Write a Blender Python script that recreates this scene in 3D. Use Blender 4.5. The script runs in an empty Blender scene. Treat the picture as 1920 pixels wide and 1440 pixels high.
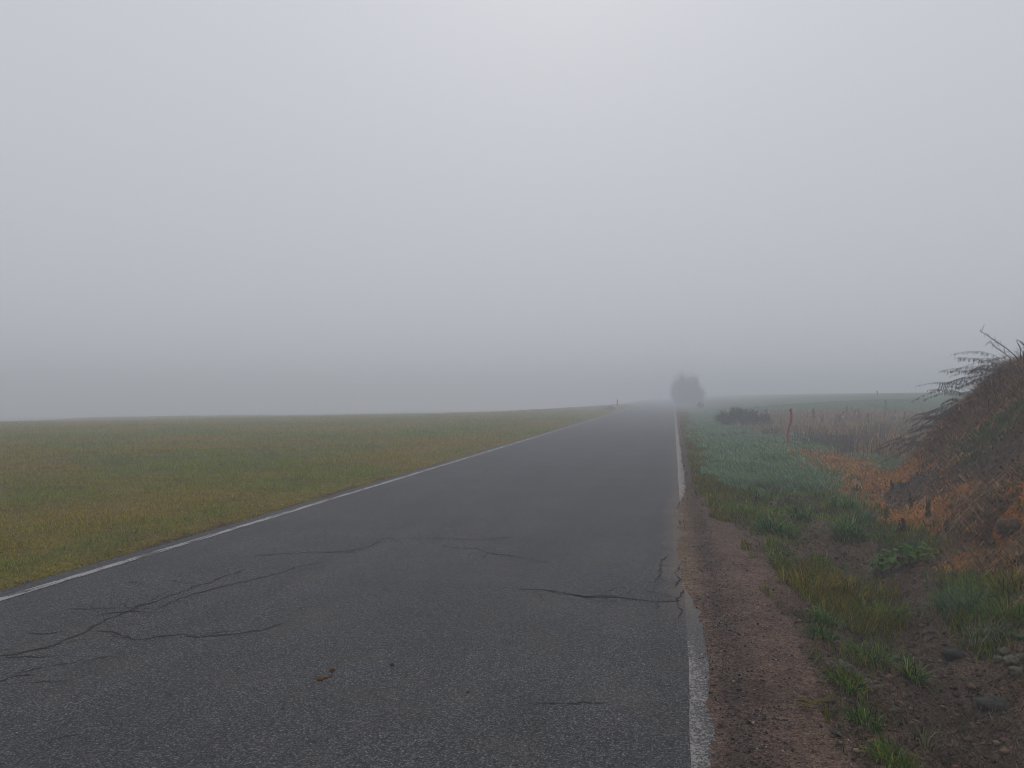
import bpy, math, random
import numpy as np
from mathutils import Matrix, Vector

# ------------------------------------------------------------------ camera, sky, sun, exposure
sc = bpy.context.scene
COL = sc.collection
FPX, CAM_H, VX, VY = 1440.0, 1.55, 1271.0, 741.0          # focal length in photo pixels, eye height, road vanishing point
YAW = math.atan((VX - 960) / FPX)
PITCH = math.atan((VY - 720) / FPX)
FWD = np.array([-math.sin(YAW) * math.cos(PITCH), math.cos(YAW) * math.cos(PITCH), math.sin(PITCH)])
RGT = np.array([math.cos(YAW), math.sin(YAW), 0.0])
UPV = np.cross(RGT, FWD)
cam_d = bpy.data.cameras.new("camera")
cam_d.sensor_width = 36.0
cam_d.lens = 36.0 * FPX / 1920.0
cam_d.clip_start, cam_d.clip_end = 0.05, 3000.0
cam = bpy.data.objects.new("camera", cam_d)
COL.objects.link(cam)
cam.matrix_world = Matrix(((RGT[0], UPV[0], -FWD[0], 0), (RGT[1], UPV[1], -FWD[1], 0), (RGT[2], UPV[2], -FWD[2], CAM_H), (0, 0, 0, 1)))
sc.camera = cam

SUN_EL, SUN_AZ = math.radians(40), math.radians(-8)        # azimuth from +Y towards +X
world = bpy.data.worlds.new("World")
sc.world = world
world.use_nodes = True
wn, wl = world.node_tree.nodes, world.node_tree.links
wn.clear()
wo = wn.new("ShaderNodeOutputWorld")
bg = wn.new("ShaderNodeBackground")
sky = wn.new("ShaderNodeTexSky")
sky.sky_type = 'NISHITA'
sky.sun_disc = False
sky.sun_elevation = SUN_EL
sky.sun_rotation = SUN_AZ
sky.dust_density = 6.0
hs = wn.new("ShaderNodeHueSaturation")
hs.inputs['Saturation'].default_value = 0.25
hs.inputs['Value'].default_value = 1.0
wl.new(sky.outputs[0], hs.inputs['Color'])
tc = wn.new("ShaderNodeTexCoord")
sp = wn.new("ShaderNodeSeparateXYZ")
wl.new(tc.outputs['Generated'], sp.inputs[0])
ramp = wn.new("ShaderNodeMapRange")                         # an overcast dome: brighter towards the zenith
ramp.inputs['From Min'].default_value = 0.0
ramp.inputs['From Max'].default_value = 1.0
ramp.inputs['To Min'].default_value = 6.2
ramp.inputs['To Max'].default_value = 9.2
wl.new(sp.outputs['Z'], ramp.inputs['Value'])
oc = wn.new("ShaderNodeVectorMath")
oc.operation = 'SCALE'
oc.inputs[0].default_value = (0.945, 0.968, 1.050)
wl.new(ramp.outputs[0], oc.inputs['Scale'])
mxw = wn.new("ShaderNodeMix")
mxw.data_type = 'RGBA'
mxw.inputs[0].default_value = 0.97
wl.new(hs.outputs[0], mxw.inputs[6])
wl.new(oc.outputs[0], mxw.inputs[7])
wl.new(mxw.outputs[2], bg.inputs['Color'])
bg.inputs['Strength'].default_value = 0.085
wl.new(bg.outputs[0], wo.inputs[0])

sun_d = bpy.data.lights.new("sun", 'SUN')
sun_d.energy = 0.5
sun_d.angle = math.radians(40)
sun_d.color = (1.0, 0.95, 0.88)
sun = bpy.data.objects.new("sun", sun_d)
COL.objects.link(sun)
sdir = Vector((math.sin(SUN_AZ) * math.cos(SUN_EL), math.cos(SUN_AZ) * math.cos(SUN_EL), math.sin(SUN_EL)))
sun.rotation_euler = sdir.to_track_quat('Z', 'Y').to_euler()
sun.location = (0, 0, 30)

sc.view_settings.view_transform = 'Standard'
sc.view_settings.look = 'None'
sc.view_settings.exposure = 0.0
sc.view_settings.gamma = 1.0
sc.render.engine = 'CYCLES'
cy = sc.cycles
cy.use_denoising = True
cy.filter_width = 1.0
cy.volume_bounces = 2
cy.max_bounces = 6
cy.diffuse_bounces = 3
cy.glossy_bounces = 2
cy.transmission_bounces = 4
cy.use_adaptive_sampling = False
cy.adaptive_threshold = 0.008

HAZE_DENSITY = 0.0112
HAZE_TOP = 7.5

# ------------------------------------------------------------------ helpers
rng = np.random.default_rng(7)
R = random.Random(11)


def sstep(a, b, x):
    t = np.clip((np.asarray(x, float) - a) / (b - a), 0, 1)
    return t * t * (3 - 2 * t)


def _hash(ix, iy, seed):
    h = (ix.astype(np.int64) * 374761393 + iy.astype(np.int64) * 668265263 + seed * 974634777) & 0xFFFFFFFF
    h = ((h ^ (h >> 13)) * 1274126177) & 0xFFFFFFFF
    h = h ^ (h >> 16)
    return (h & 0xFFFFFF) / float(0xFFFFFF)


def vnoise(x, y, seed=0):
    x = np.asarray(x, float)
    y = np.asarray(y, float)
    ix, iy = np.floor(x), np.floor(y)
    fx, fy = x - ix, y - iy
    fx = fx * fx * (3 - 2 * fx)
    fy = fy * fy * (3 - 2 * fy)
    a, b = _hash(ix, iy, seed), _hash(ix + 1, iy, seed)
    c, d = _hash(ix, iy + 1, seed), _hash(ix + 1, iy + 1, seed)
    return (a + (b - a) * fx) * (1 - fy) + (c + (d - c) * fx) * fy


def fbm(x, y, scale=1.0, octv=4, seed=0, gain=0.5):
    """about -1..1"""
    s, amp, tot = 0.0, 1.0, 0.0
    x = np.asarray(x, float) * scale
    y = np.asarray(y, float) * scale
    for k in range(octv):
        s = s + amp * (vnoise(x + 17.3 * k, y - 9.1 * k, seed + k) * 2 - 1)
        tot += amp
        amp *= gain
        x, y = x * 2.03, y * 2.03
    return s / tot * 1.6


def road_c(Y):
    return -0.0055 * np.maximum(0.0, np.asarray(Y, float) - 6.0)


def soil_edge(Y):
    """where the soil starts to cover the asphalt on the verge side, measured from the road's own axis"""
    Y = np.asarray(Y, float)
    return 0.165 - 0.14 * sstep(5.2, 6.8, Y) * (1 - sstep(10.5, 13.5, Y)) + 0.03 * fbm(Y * 0 + 3.3, Y, 1.3, 3, 5) + 0.030 * fbm(Y * 0 + 8.3, Y, 6.0, 4, 6, 0.7)


def bank_frac(X, Y):
    """0 at the foot of the earth bank, 1 on its ridge"""
    xb = 2.15 + 0.12 * (Y - 4) + 0.25 * fbm(X * 0, Y, 0.45, 3, 21)
    xb = xb + 0.25 * np.maximum(0, Y - 15)
    xr = 5.4 + 0.02 * Y
    return np.clip((X - xb) / np.maximum(xr - xb, 0.8), 0, 1.6)


def bank_top(Y):
    return 2.28 * (1 - sstep(12.8, 22.6, Y)) * (0.75 + 0.25 * sstep(2, 7, Y))


def dents(X, Y):
    z = 0
    for (dx, dy, r, a) in DENTS:
        z = z + a * np.exp(-((X - dx) ** 2 + ((Y - dy)) ** 2) / (r * r))
    return z


DENTS = []


def Zbase(X, Y):
    X = np.asarray(X, float)
    Y = np.asarray(Y, float)
    x = X - road_c(Y)
    # under the road, and rising at both edges to lap over the asphalt
    zl = -0.05 + 0.075 * sstep(-5.10, -5.36, x) + 0.03 * sstep(-5.3, -6.5, x)
    se = soil_edge(Y)
    zr = -0.05 + 0.058 * sstep(se - 0.14, se + 0.03, x) - 0.01 * sstep(se + 0.1, se + 0.6, x)
    z = np.where(x < -2.5, zl, zr)
    # verge and gully
    right = sstep(0.4, 0.9, x)
    near = 1 - sstep(8.0, 10.0, Y)
    z = z - 0.09 * sstep(0.7, 1.6, x) * (1 - 0.4 * sstep(9, 12, Y))
    xg = 1.52 + 0.055 * (Y - 4)
    z = z - 0.20 * near * np.exp(-((x - xg) / 0.36) ** 2)
    # earth bank
    f = bank_frac(X, Y)
    prof = np.where(f < 1, 0.35 * f + 0.65 * sstep(0, 1.0, f), 1 - 0.25 * (f - 1))
    back = 1 - sstep(7.5, 13.0, X)
    z = z + bank_top(Y) * prof * back
    # the field behind rises a little
    z = z + 2.2 * sstep(20, 82, Y) * (1 - np.exp(-np.maximum(x - 2.0, 0) / 14.0))
    # the meadow on the other side falls away
    xl = np.maximum(-x - 6.0, 0)
    c1 = xl * 0.0235 + np.maximum(Y, 0) * 0.0150
    z = z - 2.0 * sstep(0.60, 3.6, c1) * sstep(1, 17, xl)
    z = z - 0.80 * np.clip(c1 - 3.0, 0, 10) * sstep(4, 30, xl)
    z = z + 0.30 * fbm(X, Y, 0.035, 3, 59) * sstep(30, 60, xl)
    return z


def rough(X, Y):
    X = np.asarray(X, float)
    Y = np.asarray(Y, float)
    x = X - road_c(Y)
    f = bank_frac(X, Y) * (bank_top(Y) > 0.05)
    onb = sstep(0.02, 0.2, f) * (1 - sstep(7.5, 13, X))
    r = onb * (0.17 * fbm(X, Y, 0.95, 3, 31) + 0.075 * fbm(X, Y, 3.6, 4, 33, 0.6))
    sh = sstep(0.25, 0.6, x) * (1 - onb) * (1 - 0.7 * sstep(20, 40, Y))
    r = r + sh * (0.010 + 0.03 * sstep(0.6, 1.3, x)) * fbm(X, Y, 2.3, 4, 41, 0.55)
    hum = sstep(0.7, 1.6, x) * (1 - onb) * sstep(9.5, 12, Y) * (1 - sstep(40, 60, Y))
    r = r + hum * (0.075 * fbm(X, Y, 0.85, 3, 57) + 0.03 * fbm(X, Y, 2.6, 2, 58))
    gul = sstep(0.8, 1.2, x) * (1 - onb) * (1 - sstep(9, 12, Y))
    r = r + gul * (0.030 * fbm(X * 1.0 + 0.5 * Y, Y * 0.5, 4.5, 4, 45, 0.65) + 0.012 * fbm(X, Y, 19, 3, 47, 0.6))
    r = r + sstep(0.0, 0.25, x) * (1 - sstep(0.5, 1.5, x)) * 0.006 * fbm(X, Y, 14, 3, 43, 0.6)
    r = r + sstep(-5.6, -7.5, x) * (0.05 * fbm(X, Y, 0.35, 3, 51) + 0.02 * fbm(X, Y, 1.7, 3, 53))
    return r


def Z(X, Y):
    return Zbase(X, Y) + rough(X, Y) + dents(np.asarray(X, float), np.asarray(Y, float))


def ray(px, py):
    d = FWD + (px - 960) / FPX * RGT + (720 - py) / FPX * UPV
    return d


TT = np.concatenate([np.arange(2.4, 30, 0.015), np.arange(30, 90, 0.1), np.arange(90, 400, 0.5)])


def hit(px, py):
    """where the line of sight through a photo pixel meets the ground"""
    d = ray(px, py)
    P = d[None, :] * TT[:, None] + np.array([0, 0, CAM_H])
    below = P[:, 2] < Z(P[:, 0], P[:, 1])
    i = int(np.argmax(below)) if below.any() else len(TT) - 1
    return P[i]


def spot(px, py):
    """as hit(), but on the asphalt where the pixel shows the road"""
    d = ray(px, py)
    if d[2] < 0:
        p = d * (-CAM_H / d[2])
        if -5.2 < p[0] - road_c(p[1]) < 0.1:
            return np.array([p[0], p[1], 0.0])
    return hit(px, py)


def at_depth(px, py, depth):
    return ray(px, py) * depth + np.array([0, 0, CAM_H])


def depth_of(p):
    return float(np.dot(np.asarray(p) - np.array([0, 0, CAM_H]), FWD))


for (px, py, r, a) in [(1868, 1012, 0.20, -0.16), (1700, 925, 0.32, 0.14), (1790, 880, 0.4, 0.1), (1880, 960, 0.3, 0.12), (1650, 1000, 0.3, -0.05),
                       (1820, 1385, 0.16, -0.07), (1600, 1170, 0.10, -0.06), (1560, 920, 0.5, 0.05)]:
    p_ = hit(px, py)
    DENTS.append((p_[0], p_[1], r, a))


def poly_px(pts):
    return np.array([hit(*p)[:2] for p in pts])


def inpoly(poly, X, Y, jit=0.12, seed=0):
    X = np.asarray(X, float)
    Y = np.asarray(Y, float)
    k = jit * np.clip(Y / 8.0, 0.6, 4)
    X = X + k * fbm(X, Y, 2.2, 3, 61 + seed)
    Y = Y + k * 1.6 * fbm(X, Y, 1.7, 3, 67 + seed)
    inside = np.zeros(X.shape, bool)
    n = len(poly)
    j = n - 1
    for i in range(n):
        xi, yi = poly[i]
        xj, yj = poly[j]
        if yi != yj:
            c = ((yi > Y) != (yj > Y)) & (X < (xj - xi) * (Y - yi) / (yj - yi) + xi)
            inside ^= c
        j = i
    return inside


# ---- regions of the verge, traced on the ground
SHOULDER = poly_px([(1262, 905), (1300, 935), (1345, 962), (1400, 1022), (1440, 1075), (1470, 1130), (1505, 1190), (1530, 1260), (1560, 1340), (1600, 1440), (1640, 1520), (1270, 1520), (1270, 1130), (1255, 1000)])
DEWY = poly_px([(1300, 786), (1345, 783), (1420, 806), (1462, 832), (1492, 866), (1540, 900), (1535, 925), (1480, 945), (1400, 925), (1345, 900), (1325, 860)])
ORANGE = [poly_px(p) for p in (
    [(1462, 838), (1560, 843), (1640, 849), (1710, 868), (1700, 905), (1640, 928), (1560, 938), (1530, 897), (1490, 866)],
    [(1700, 935), (1815, 925), (1800, 955), (1750, 990), (1650, 988), (1635, 960)],
    [(1870, 1020), (1935, 1010), (1935, 1065), (1890, 1072)],
    [(1760, 1040), (1830, 1035), (1850, 1070), (1780, 1075)],
    [(1530, 900), (1640, 905), (1720, 858), (1790, 868), (1740, 915), (1700, 940), (1640, 962), (1590, 945)],
    [(1865, 955), (1905, 950), (1900, 968), (1862, 972)])]
LAWN = poly_px([(1480, 814), (1640, 818), (1660, 838), (1560, 842), (1475, 836)])
BRUSH = poly_px([(1400, 782), (1520, 776), (1720, 778), (1740, 825), (1640, 819), (1480, 815), (1440, 818)])
YELLOW = poly_px([(1440, 1062), (1520, 1062), (1640, 1090), (1705, 1150), (1690, 1178), (1600, 1185), (1530, 1145), (1480, 1105)])
GREENS = [poly_px(p) for p in (
    [(1500, 1158), (1560, 1172), (1580, 1205), (1530, 1192)],
    [(1600, 1195), (1680, 1190), (1690, 1240), (1640, 1265), (1600, 1245)],
    [(1545, 1255), (1600, 1270), (1645, 1335), (1600, 1312)],
    [(1570, 1325), (1640, 1345), (1680, 1400), (1620, 1372)],
    [(1650, 1400), (1720, 1420), (1750, 1500), (1640, 1500)],
    [(1510, 1215), (1545, 1220), (1560, 1245), (1525, 1240)],
    [(1385, 915), (1470, 918), (1560, 925), (1640, 955), (1645, 1012), (1590, 1005), (1560, 975), (1520, 975), (1500, 1012), (1410, 1005), (1345, 950)],
    [(1430, 1008), (1500, 1035), (1495, 1064), (1440, 1055)],
    [(1640, 985), (1760, 1000), (1760, 1040), (1650, 1045)])]
RIGHTG = [poly_px(p) for p in (
    [(1735, 1112), (1800, 1085), (1940, 1068), (1940, 1195), (1850, 1185), (1800, 1205), (1750, 1150)],
    [(1800, 1195), (1890, 1190), (1880, 1235), (1800, 1218)])]
BANKG = [poly_px(p) for p in (
    [(1790, 832), (1840, 800), (1925, 742), (1945, 790), (1850, 830), (1780, 862)],
    [(1770, 850), (1800, 835), (1830, 850), (1790, 880)],
    [(1850, 1025), (1900, 1020), (1890, 1040), (1850, 1040)])]
GREY = [poly_px(p) for p in ([(1660, 945), (1690, 905), (1750, 880), (1770, 905), (1720, 935), (1680, 952)], [(1800, 860), (1920, 800), (1935, 850), (1850, 900), (1790, 890)],
                             [(1440, 940), (1490, 925), (1500, 945), (1450, 958)])]
MUD = poly_px([(1640, 1062), (1720, 1075), (1760, 1120), (1740, 1160), (1790, 1210), (1800, 1280), (1900, 1330), (1940, 1400), (1940, 1500), (1760, 1500), (1700, 1330), (1690, 1200), (1705, 1150), (1660, 1100)])


def link(o, parent=None):
    COL.objects.link(o)
    if parent is not None:
        o.parent = parent
    return o


def tag(o, label=None, cat=None, group=None, kind=None):
    if label:
        o['label'] = label
    if cat:
        o['category'] = cat
    if group:
        o['group'] = group
    if kind:
        o['kind'] = kind
    return o


def np_mesh(name, V, quads=None, tris=None, col=None, mat=None, smooth=False):
    me = bpy.data.meshes.new(name)
    V = np.asarray(V, np.float32).reshape(-1, 3)
    nq = 0 if quads is None else len(quads)
    nt = 0 if tris is None else len(tris)
    me.vertices.add(len(V))
    me.vertices.foreach_set('co', V.ravel())
    idx = []
    st = []
    tot = []
    if nq:
        idx.append(np.asarray(quads, np.int32).ravel())
        st.append(np.arange(nq, dtype=np.int32) * 4)
        tot.append(np.full(nq, 4, np.int32))
    if nt:
        idx.append(np.asarray(tris, np.int32).ravel())
        st.append(nq * 4 + np.arange(nt, dtype=np.int32) * 3)
        tot.append(np.full(nt, 3, np.int32))
    idx = np.concatenate(idx)
    me.loops.add(len(idx))
    me.loops.foreach_set('vertex_index', idx)
    me.polygons.add(nq + nt)
    me.polygons.foreach_set('loop_start', np.concatenate(st))
    me.polygons.foreach_set('loop_total', np.concatenate(tot))
    if smooth:
        me.polygons.foreach_set('use_smooth', np.ones(nq + nt, bool))
    me.update(calc_edges=True)
    if col is not None:
        a = me.attributes.new('col', 'FLOAT_COLOR', 'POINT')
        c = np.ones((len(V), 4), np.float32)
        c[:, :3] = np.clip(col, 0, 1)
        a.data.foreach_set('color', c.ravel())
    if mat is not None:
        me.materials.append(mat)
    return me


def mesh_obj(name, me, parent=None):
    o = link(bpy.data.objects.new(name, me), parent)
    if name in ('seed_plume', 'blades', 'dead_blades', 'seed_head', 'twigs'):      # masses too fine to pick apart
        o['kind'] = 'stuff'
    return o


def empty(name, loc=(0, 0, 0), rz=0.0):
    o = bpy.data.objects.new(name, None)
    o.empty_display_size = 0.1
    o.location = [float(c) for c in loc]
    o.rotation_euler = (0, 0, rz)
    return link(o)


# ------------------------------------------------------------------ materials
def new_mat(name):
    m = bpy.data.materials.new(name)
    m.use_nodes = True
    nt = m.node_tree
    return m, nt, nt.nodes, nt.links, nt.nodes['Principled BSDF']


def N(nodes, t, **kw):
    n = nodes.new(t)
    for k, v in kw.items():
        if k in n.inputs.keys() if isinstance(k, str) else False:
            n.inputs[k].default_value = v
        else:
            setattr(n, k, v)
    return n


def noise_node(nt, coord, scale, detail=4, rough_=0.55):
    n = nt.nodes.new('ShaderNodeTexNoise')
    n.inputs['Scale'].default_value = scale
    n.inputs['Detail'].default_value = detail
    n.inputs['Roughness'].default_value = rough_
    nt.links.new(coord, n.inputs['Vector'])
    return n


def mapr(nt, val, a, b, c, d):
    n = nt.nodes.new('ShaderNodeMapRange')
    for k, v in (('From Min', a), ('From Max', b), ('To Min', c), ('To Max', d)):
        n.inputs[k].default_value = v
    nt.links.new(val, n.inputs['Value'])
    return n.outputs[0]


def mixc(nt, fac, a, b, mode='MIX'):
    n = nt.nodes.new('ShaderNodeMix')
    n.data_type = 'RGBA'
    n.blend_type = mode
    for s, v in ((n.inputs[0], fac), (n.inputs[6], a), (n.inputs[7], b)):
        if isinstance(v, (int, float)):
            s.default_value = v
        elif isinstance(v, tuple):
            s.default_value = (*v, 1)
        else:
            nt.links.new(v, s)
    return n.outputs[2]


def math_n(nt, op, a, b=None):
    n = nt.nodes.new('ShaderNodeMath')
    n.operation = op
    for s, v in ((n.inputs[0], a), (n.inputs[1], b)):
        if v is None:
            continue
        if isinstance(v, (int, float)):
            s.default_value = v
        else:
            nt.links.new(v, s)
    return n.outputs[0]


def position(nt):
    return nt.nodes.new('ShaderNodeNewGeometry').outputs['Position']


def bump(nt, h, strength, dist):
    b = nt.nodes.new('ShaderNodeBump')
    b.inputs['Strength'].default_value = strength
    b.inputs['Distance'].default_value = dist
    nt.links.new(h, b.inputs['Height'])
    return b.outputs[0]


def leaf_mat(name, rough_=0.6, trans=0.25):
    m, nt, nd, lk, b = new_mat(name)
    at = nd.new('ShaderNodeAttribute')
    at.attribute_name = 'col'
    lk.new(at.outputs['Color'], b.inputs['Base Color'])
    b.inputs['Roughness'].default_value = rough_
    b.inputs['Specular IOR Level'].default_value = 0.10
    if trans > 0:
        t = nd.new('ShaderNodeBsdfTranslucent')
        lk.new(at.outputs['Color'], t.inputs['Color'])
        mx = nd.new('ShaderNodeMixShader')
        mx.inputs[0].default_value = trans
        lk.new(b.outputs[0], mx.inputs[1])
        lk.new(t.outputs[0], mx.inputs[2])
        lk.new(mx.outputs[0], nd['Material Output'].inputs['Surface'])
    return m


M_GRASS = leaf_mat('grass_blade', 0.6, 0.35)
M_DRY = leaf_mat('dry_straw', 0.75, 0.12)
M_STONE = leaf_mat('stone', 0.8, 0.0)


def plain(name, c, rough_=0.6, var=0.25, scale=40.0, bumpd=0.0):
    m, nt, nd, lk, b = new_mat(name)
    p = nd.new('ShaderNodeTexCoord').outputs['Object']
    n = noise_node(nt, p, scale, 5)
    v = mapr(nt, n.outputs[0], 0.25, 0.75, 1 - var, 1 + var)
    cc = nd.new('ShaderNodeVectorMath')
    cc.operation = 'SCALE'
    cc.inputs[0].default_value = c
    lk.new(v, cc.inputs['Scale'])
    lk.new(cc.outputs[0], b.inputs['Base Color'])
    b.inputs['Roughness'].default_value = rough_
    b.inputs['Specular IOR Level'].default_value = 0.3
    if bumpd:
        lk.new(bump(nt, n.outputs[0], 0.8, bumpd), b.inputs['Normal'])
    return m


def asphalt_color(nt):
    """aggregate stones in dark bitumen, with worn and soiled patches; returns colour, height"""
    lk = nt.links
    p = position(nt)
    vo = nt.nodes.new('ShaderNodeTexVoronoi')
    vo.inputs['Scale'].default_value = 115
    lk.new(p, vo.inputs['Vector'])
    sepc = nt.nodes.new('ShaderNodeSeparateColor')
    lk.new(vo.outputs['Color'], sepc.inputs[0])
    val = math_n(nt, 'POWER', sepc.outputs[0], 2.2)
    stone = mapr(nt, val, 0, 1, 0.054, 0.160)
    edge = mapr(nt, vo.outputs['Distance'], 0.22, 0.70, 1.0, 0.30)
    g = math_n(nt, 'MULTIPLY', stone, edge)
    bright = mapr(nt, sepc.outputs[1], 0.975, 0.985, 0.0, 0.10)
    g = math_n(nt, 'ADD', g, math_n(nt, 'MULTIPLY', bright, edge))
    n2 = noise_node(nt, p, 46, 4, 0.75)
    g = math_n(nt, 'MULTIPLY', g, mapr(nt, n2.outputs[0], 0.34, 0.66, 0.55, 1.40))
    n3 = noise_node(nt, p, 0.9, 5, 0.6)
    g = math_n(nt, 'MULTIPLY', g, mapr(nt, n3.outputs[0], 0.3, 0.7, 0.84, 1.16))
    # lengthways streaks left by wheels
    mp = nt.nodes.new('ShaderNodeMapping')
    mp.inputs['Scale'].default_value = (1.5, 0.06, 1)
    lk.new(p, mp.inputs['Vector'])
    n4 = noise_node(nt, mp.outputs[0], 1.4, 4, 0.5)
    g = math_n(nt, 'MULTIPLY', g, mapr(nt, n4.outputs[0], 0.3, 0.7, 0.90, 1.12))
    # small pits where stones have broken out
    n5 = noise_node(nt, p, 7.5, 3, 0.5)
    pit = mapr(nt, n5.outputs[0], 0.70, 0.78, 0.0, 0.55)
    g = math_n(nt, 'MULTIPLY', g, math_n(nt, 'SUBTRACT', 1.0, pit))
    cmb = nt.nodes.new('ShaderNodeCombineColor')
    lk.new(g, cmb.inputs[0])
    lk.new(math_n(nt, 'MULTIPLY', g, 0.995), cmb.inputs[1])
    lk.new(math_n(nt, 'MULTIPLY', g, 1.06), cmb.inputs[2])
    # dust in places
    n6 = noise_node(nt, p, 1.7, 5, 0.65)
    dust = mapr(nt, n6.outputs[0], 0.52, 0.78, 0.0, 0.35)
    col = mixc(nt, dust, cmb.outputs[0], (0.085, 0.066, 0.052))
    # soil spread over the margin by the verge
    sx = nt.nodes.new('ShaderNodeSeparateXYZ')
    lk.new(p, sx.inputs[0])
    xx = math_n(nt, 'ADD', sx.outputs[0], math_n(nt, 'MULTIPLY', math_n(nt, 'MAXIMUM', math_n(nt, 'SUBTRACT', sx.outputs[1], 6.0), 0.0), 0.0055))
    wob = noise_node(nt, p, 3.0, 5, 0.7)
    xx = math_n(nt, 'ADD', xx, mapr(nt, wob.outputs[0], 0.2, 0.8, -0.14, 0.14))
    yy = mapr(nt, sx.outputs[1], 5.2, 6.6, 0.0, 1.0)
    yy2 = mapr(nt, sx.outputs[1], 10.5, 14.0, 1.0, 0.35)
    soil = math_n(nt, 'MULTIPLY', mapr(nt, xx, -0.16, 0.06, 0.0, 0.85), math_n(nt, 'MULTIPLY', yy, yy2))
    col = mixc(nt, soil, col, (0.135, 0.100, 0.076))
    h = math_n(nt, 'ADD', math_n(nt, 'MULTIPLY', edge, 0.6), math_n(nt, 'MULTIPLY', n2.outputs[0], 0.8))
    return p, xx, col, h


M_ASPH, nt, nd, lk, b = new_mat('asphalt')
_, _, colr, hgt = asphalt_color(nt)
lk.new(colr, b.inputs['Base Color'])
b.inputs['Roughness'].default_value = 0.8
b.inputs['Specular IOR Level'].default_value = 0.2
lk.new(bump(nt, hgt, 0.7, 0.004), b.inputs['Normal'])


def paint_mat(name, verge_side):
    m, nt, nd, lk, b = new_mat(name)
    p, xx, colr, hgt = asphalt_color(nt)
    n1 = noise_node(nt, p, 60, 3, 0.8)
    n2 = noise_node(nt, p, 5, 4, 0.6)
    a = math_n(nt, 'ADD', mapr(nt, n1.outputs[0], 0.36, 0.64, -0.6, 0.6), mapr(nt, n2.outputs[0], 0.3, 0.7, -0.25, 0.25))
    if verge_side:
        sx = nt.nodes.new('ShaderNodeSeparateXYZ')
        lk.new(p, sx.inputs[0])
        x0 = math_n(nt, 'ADD', sx.outputs[0], math_n(nt, 'MULTIPLY', math_n(nt, 'MAXIMUM', math_n(nt, 'SUBTRACT', sx.outputs[1], 6.0), 0.0), 0.0055))
        wear = mapr(nt, x0, 0.05, 0.20, 0.04, -0.50)
        wear = math_n(nt, 'ADD', wear, mapr(nt, sx.outputs[1], 4.6, 6.2, 0.0, -1.5))
        wear = math_n(nt, 'ADD', wear, mapr(nt, sx.outputs[1], 9.0, 12.5, 0.0, 1.62))
        a = math_n(nt, 'ADD', a, wear)
        paint = (0.265, 0.245, 0.225)
    else:
        sx = nt.nodes.new('ShaderNodeSeparateXYZ')
        lk.new(p, sx.inputs[0])
        mp = nt.nodes.new('ShaderNodeMapping')
        mp.inputs['Scale'].default_value = (6.0, 0.8, 1)
        lk.new(p, mp.inputs['Vector'])
        n3 = noise_node(nt, mp.outputs[0], 2.2, 5, 0.7)
        a = math_n(nt, 'ADD', a, mapr(nt, n3.outputs[0], 0.40, 0.56, -0.55, 0.65))
        paint = (0.36, 0.355, 0.35)
    f = mapr(nt, a, -0.06, 0.10, 0.0, 0.92)
    n4 = noise_node(nt, p, 120, 3, 0.6)
    pc = mixc(nt, mapr(nt, n4.outputs[0], 0.35, 0.7, 0.0, 0.55), paint, (0.20, 0.18, 0.16))
    lk.new(mixc(nt, f, colr, pc), b.inputs['Base Color'])
    b.inputs['Roughness'].default_value = 0.7
    b.inputs['Specular IOR Level'].default_value = 0.3
    lk.new(bump(nt, hgt, 0.6, 0.004), b.inputs['Normal'])
    return m


M_PAINT_R = paint_mat('worn_edge_paint', True)
M_PAINT_L = paint_mat('edge_paint', False)

# ground: colour of each spot from the mesh, grain from noise
M_GROUND, nt, nd, lk, b = new_mat('ground_soil')
at = nd.new('ShaderNodeAttribute')
at.attribute_name = 'col'
p = position(nt)
n1 = noise_node(nt, p, 60, 5, 0.75)
n2 = noise_node(nt, p, 6, 5, 0.6)
vg = nd.new('ShaderNodeTexVoronoi')
vg.inputs['Scale'].default_value = 105
lk.new(p, vg.inputs['Vector'])
sg = nd.new('ShaderNodeSeparateColor')
lk.new(vg.outputs['Color'], sg.inputs[0])
gr = math_n(nt, 'MULTIPLY', mapr(nt, sg.outputs[0], 0, 1, 0.65, 1.40), mapr(nt, vg.outputs['Distance'], 0.35, 0.8, 1.08, 0.55))
n0 = noise_node(nt, p, 24, 3, 0.6)
pits = mapr(nt, n0.outputs[0], 0.32, 0.44, 0.28, 1.0)
vv = math_n(nt, 'MULTIPLY', math_n(nt, 'MULTIPLY', gr, pits), math_n(nt, 'MULTIPLY', mapr(nt, n1.outputs[0], 0.33, 0.67, 0.55, 1.5), mapr(nt, n2.outputs[0], 0.3, 0.7, 0.75, 1.3)))
sc_ = nd.new('ShaderNodeVectorMath')
sc_.operation = 'SCALE'
lk.new(at.outputs['Color'], sc_.inputs[0])
lk.new(vv, sc_.inputs['Scale'])
n3 = noise_node(nt, p, 130, 2, 0.5)
grit = mapr(nt, n3.outputs[0], 0.70, 0.76, 0.0, 0.45)
lk.new(mixc(nt, grit, sc_.outputs[0], (0.20, 0.17, 0.145)), b.inputs['Base Color'])
b.inputs['Roughness'].default_value = 0.85
b.inputs['Specular IOR Level'].default_value = 0.08
hh = math_n(nt, 'ADD', math_n(nt, 'ADD', n1.outputs[0], n0.outputs[0]), math_n(nt, 'MULTIPLY', n2.outputs[0], 1.5))
lk.new(bump(nt, hh, 0.9, 0.02), b.inputs['Normal'])

M_CRACK = plain('crack_shadow', (0.009, 0.009, 0.009), 0.9, 0.3)

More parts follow.
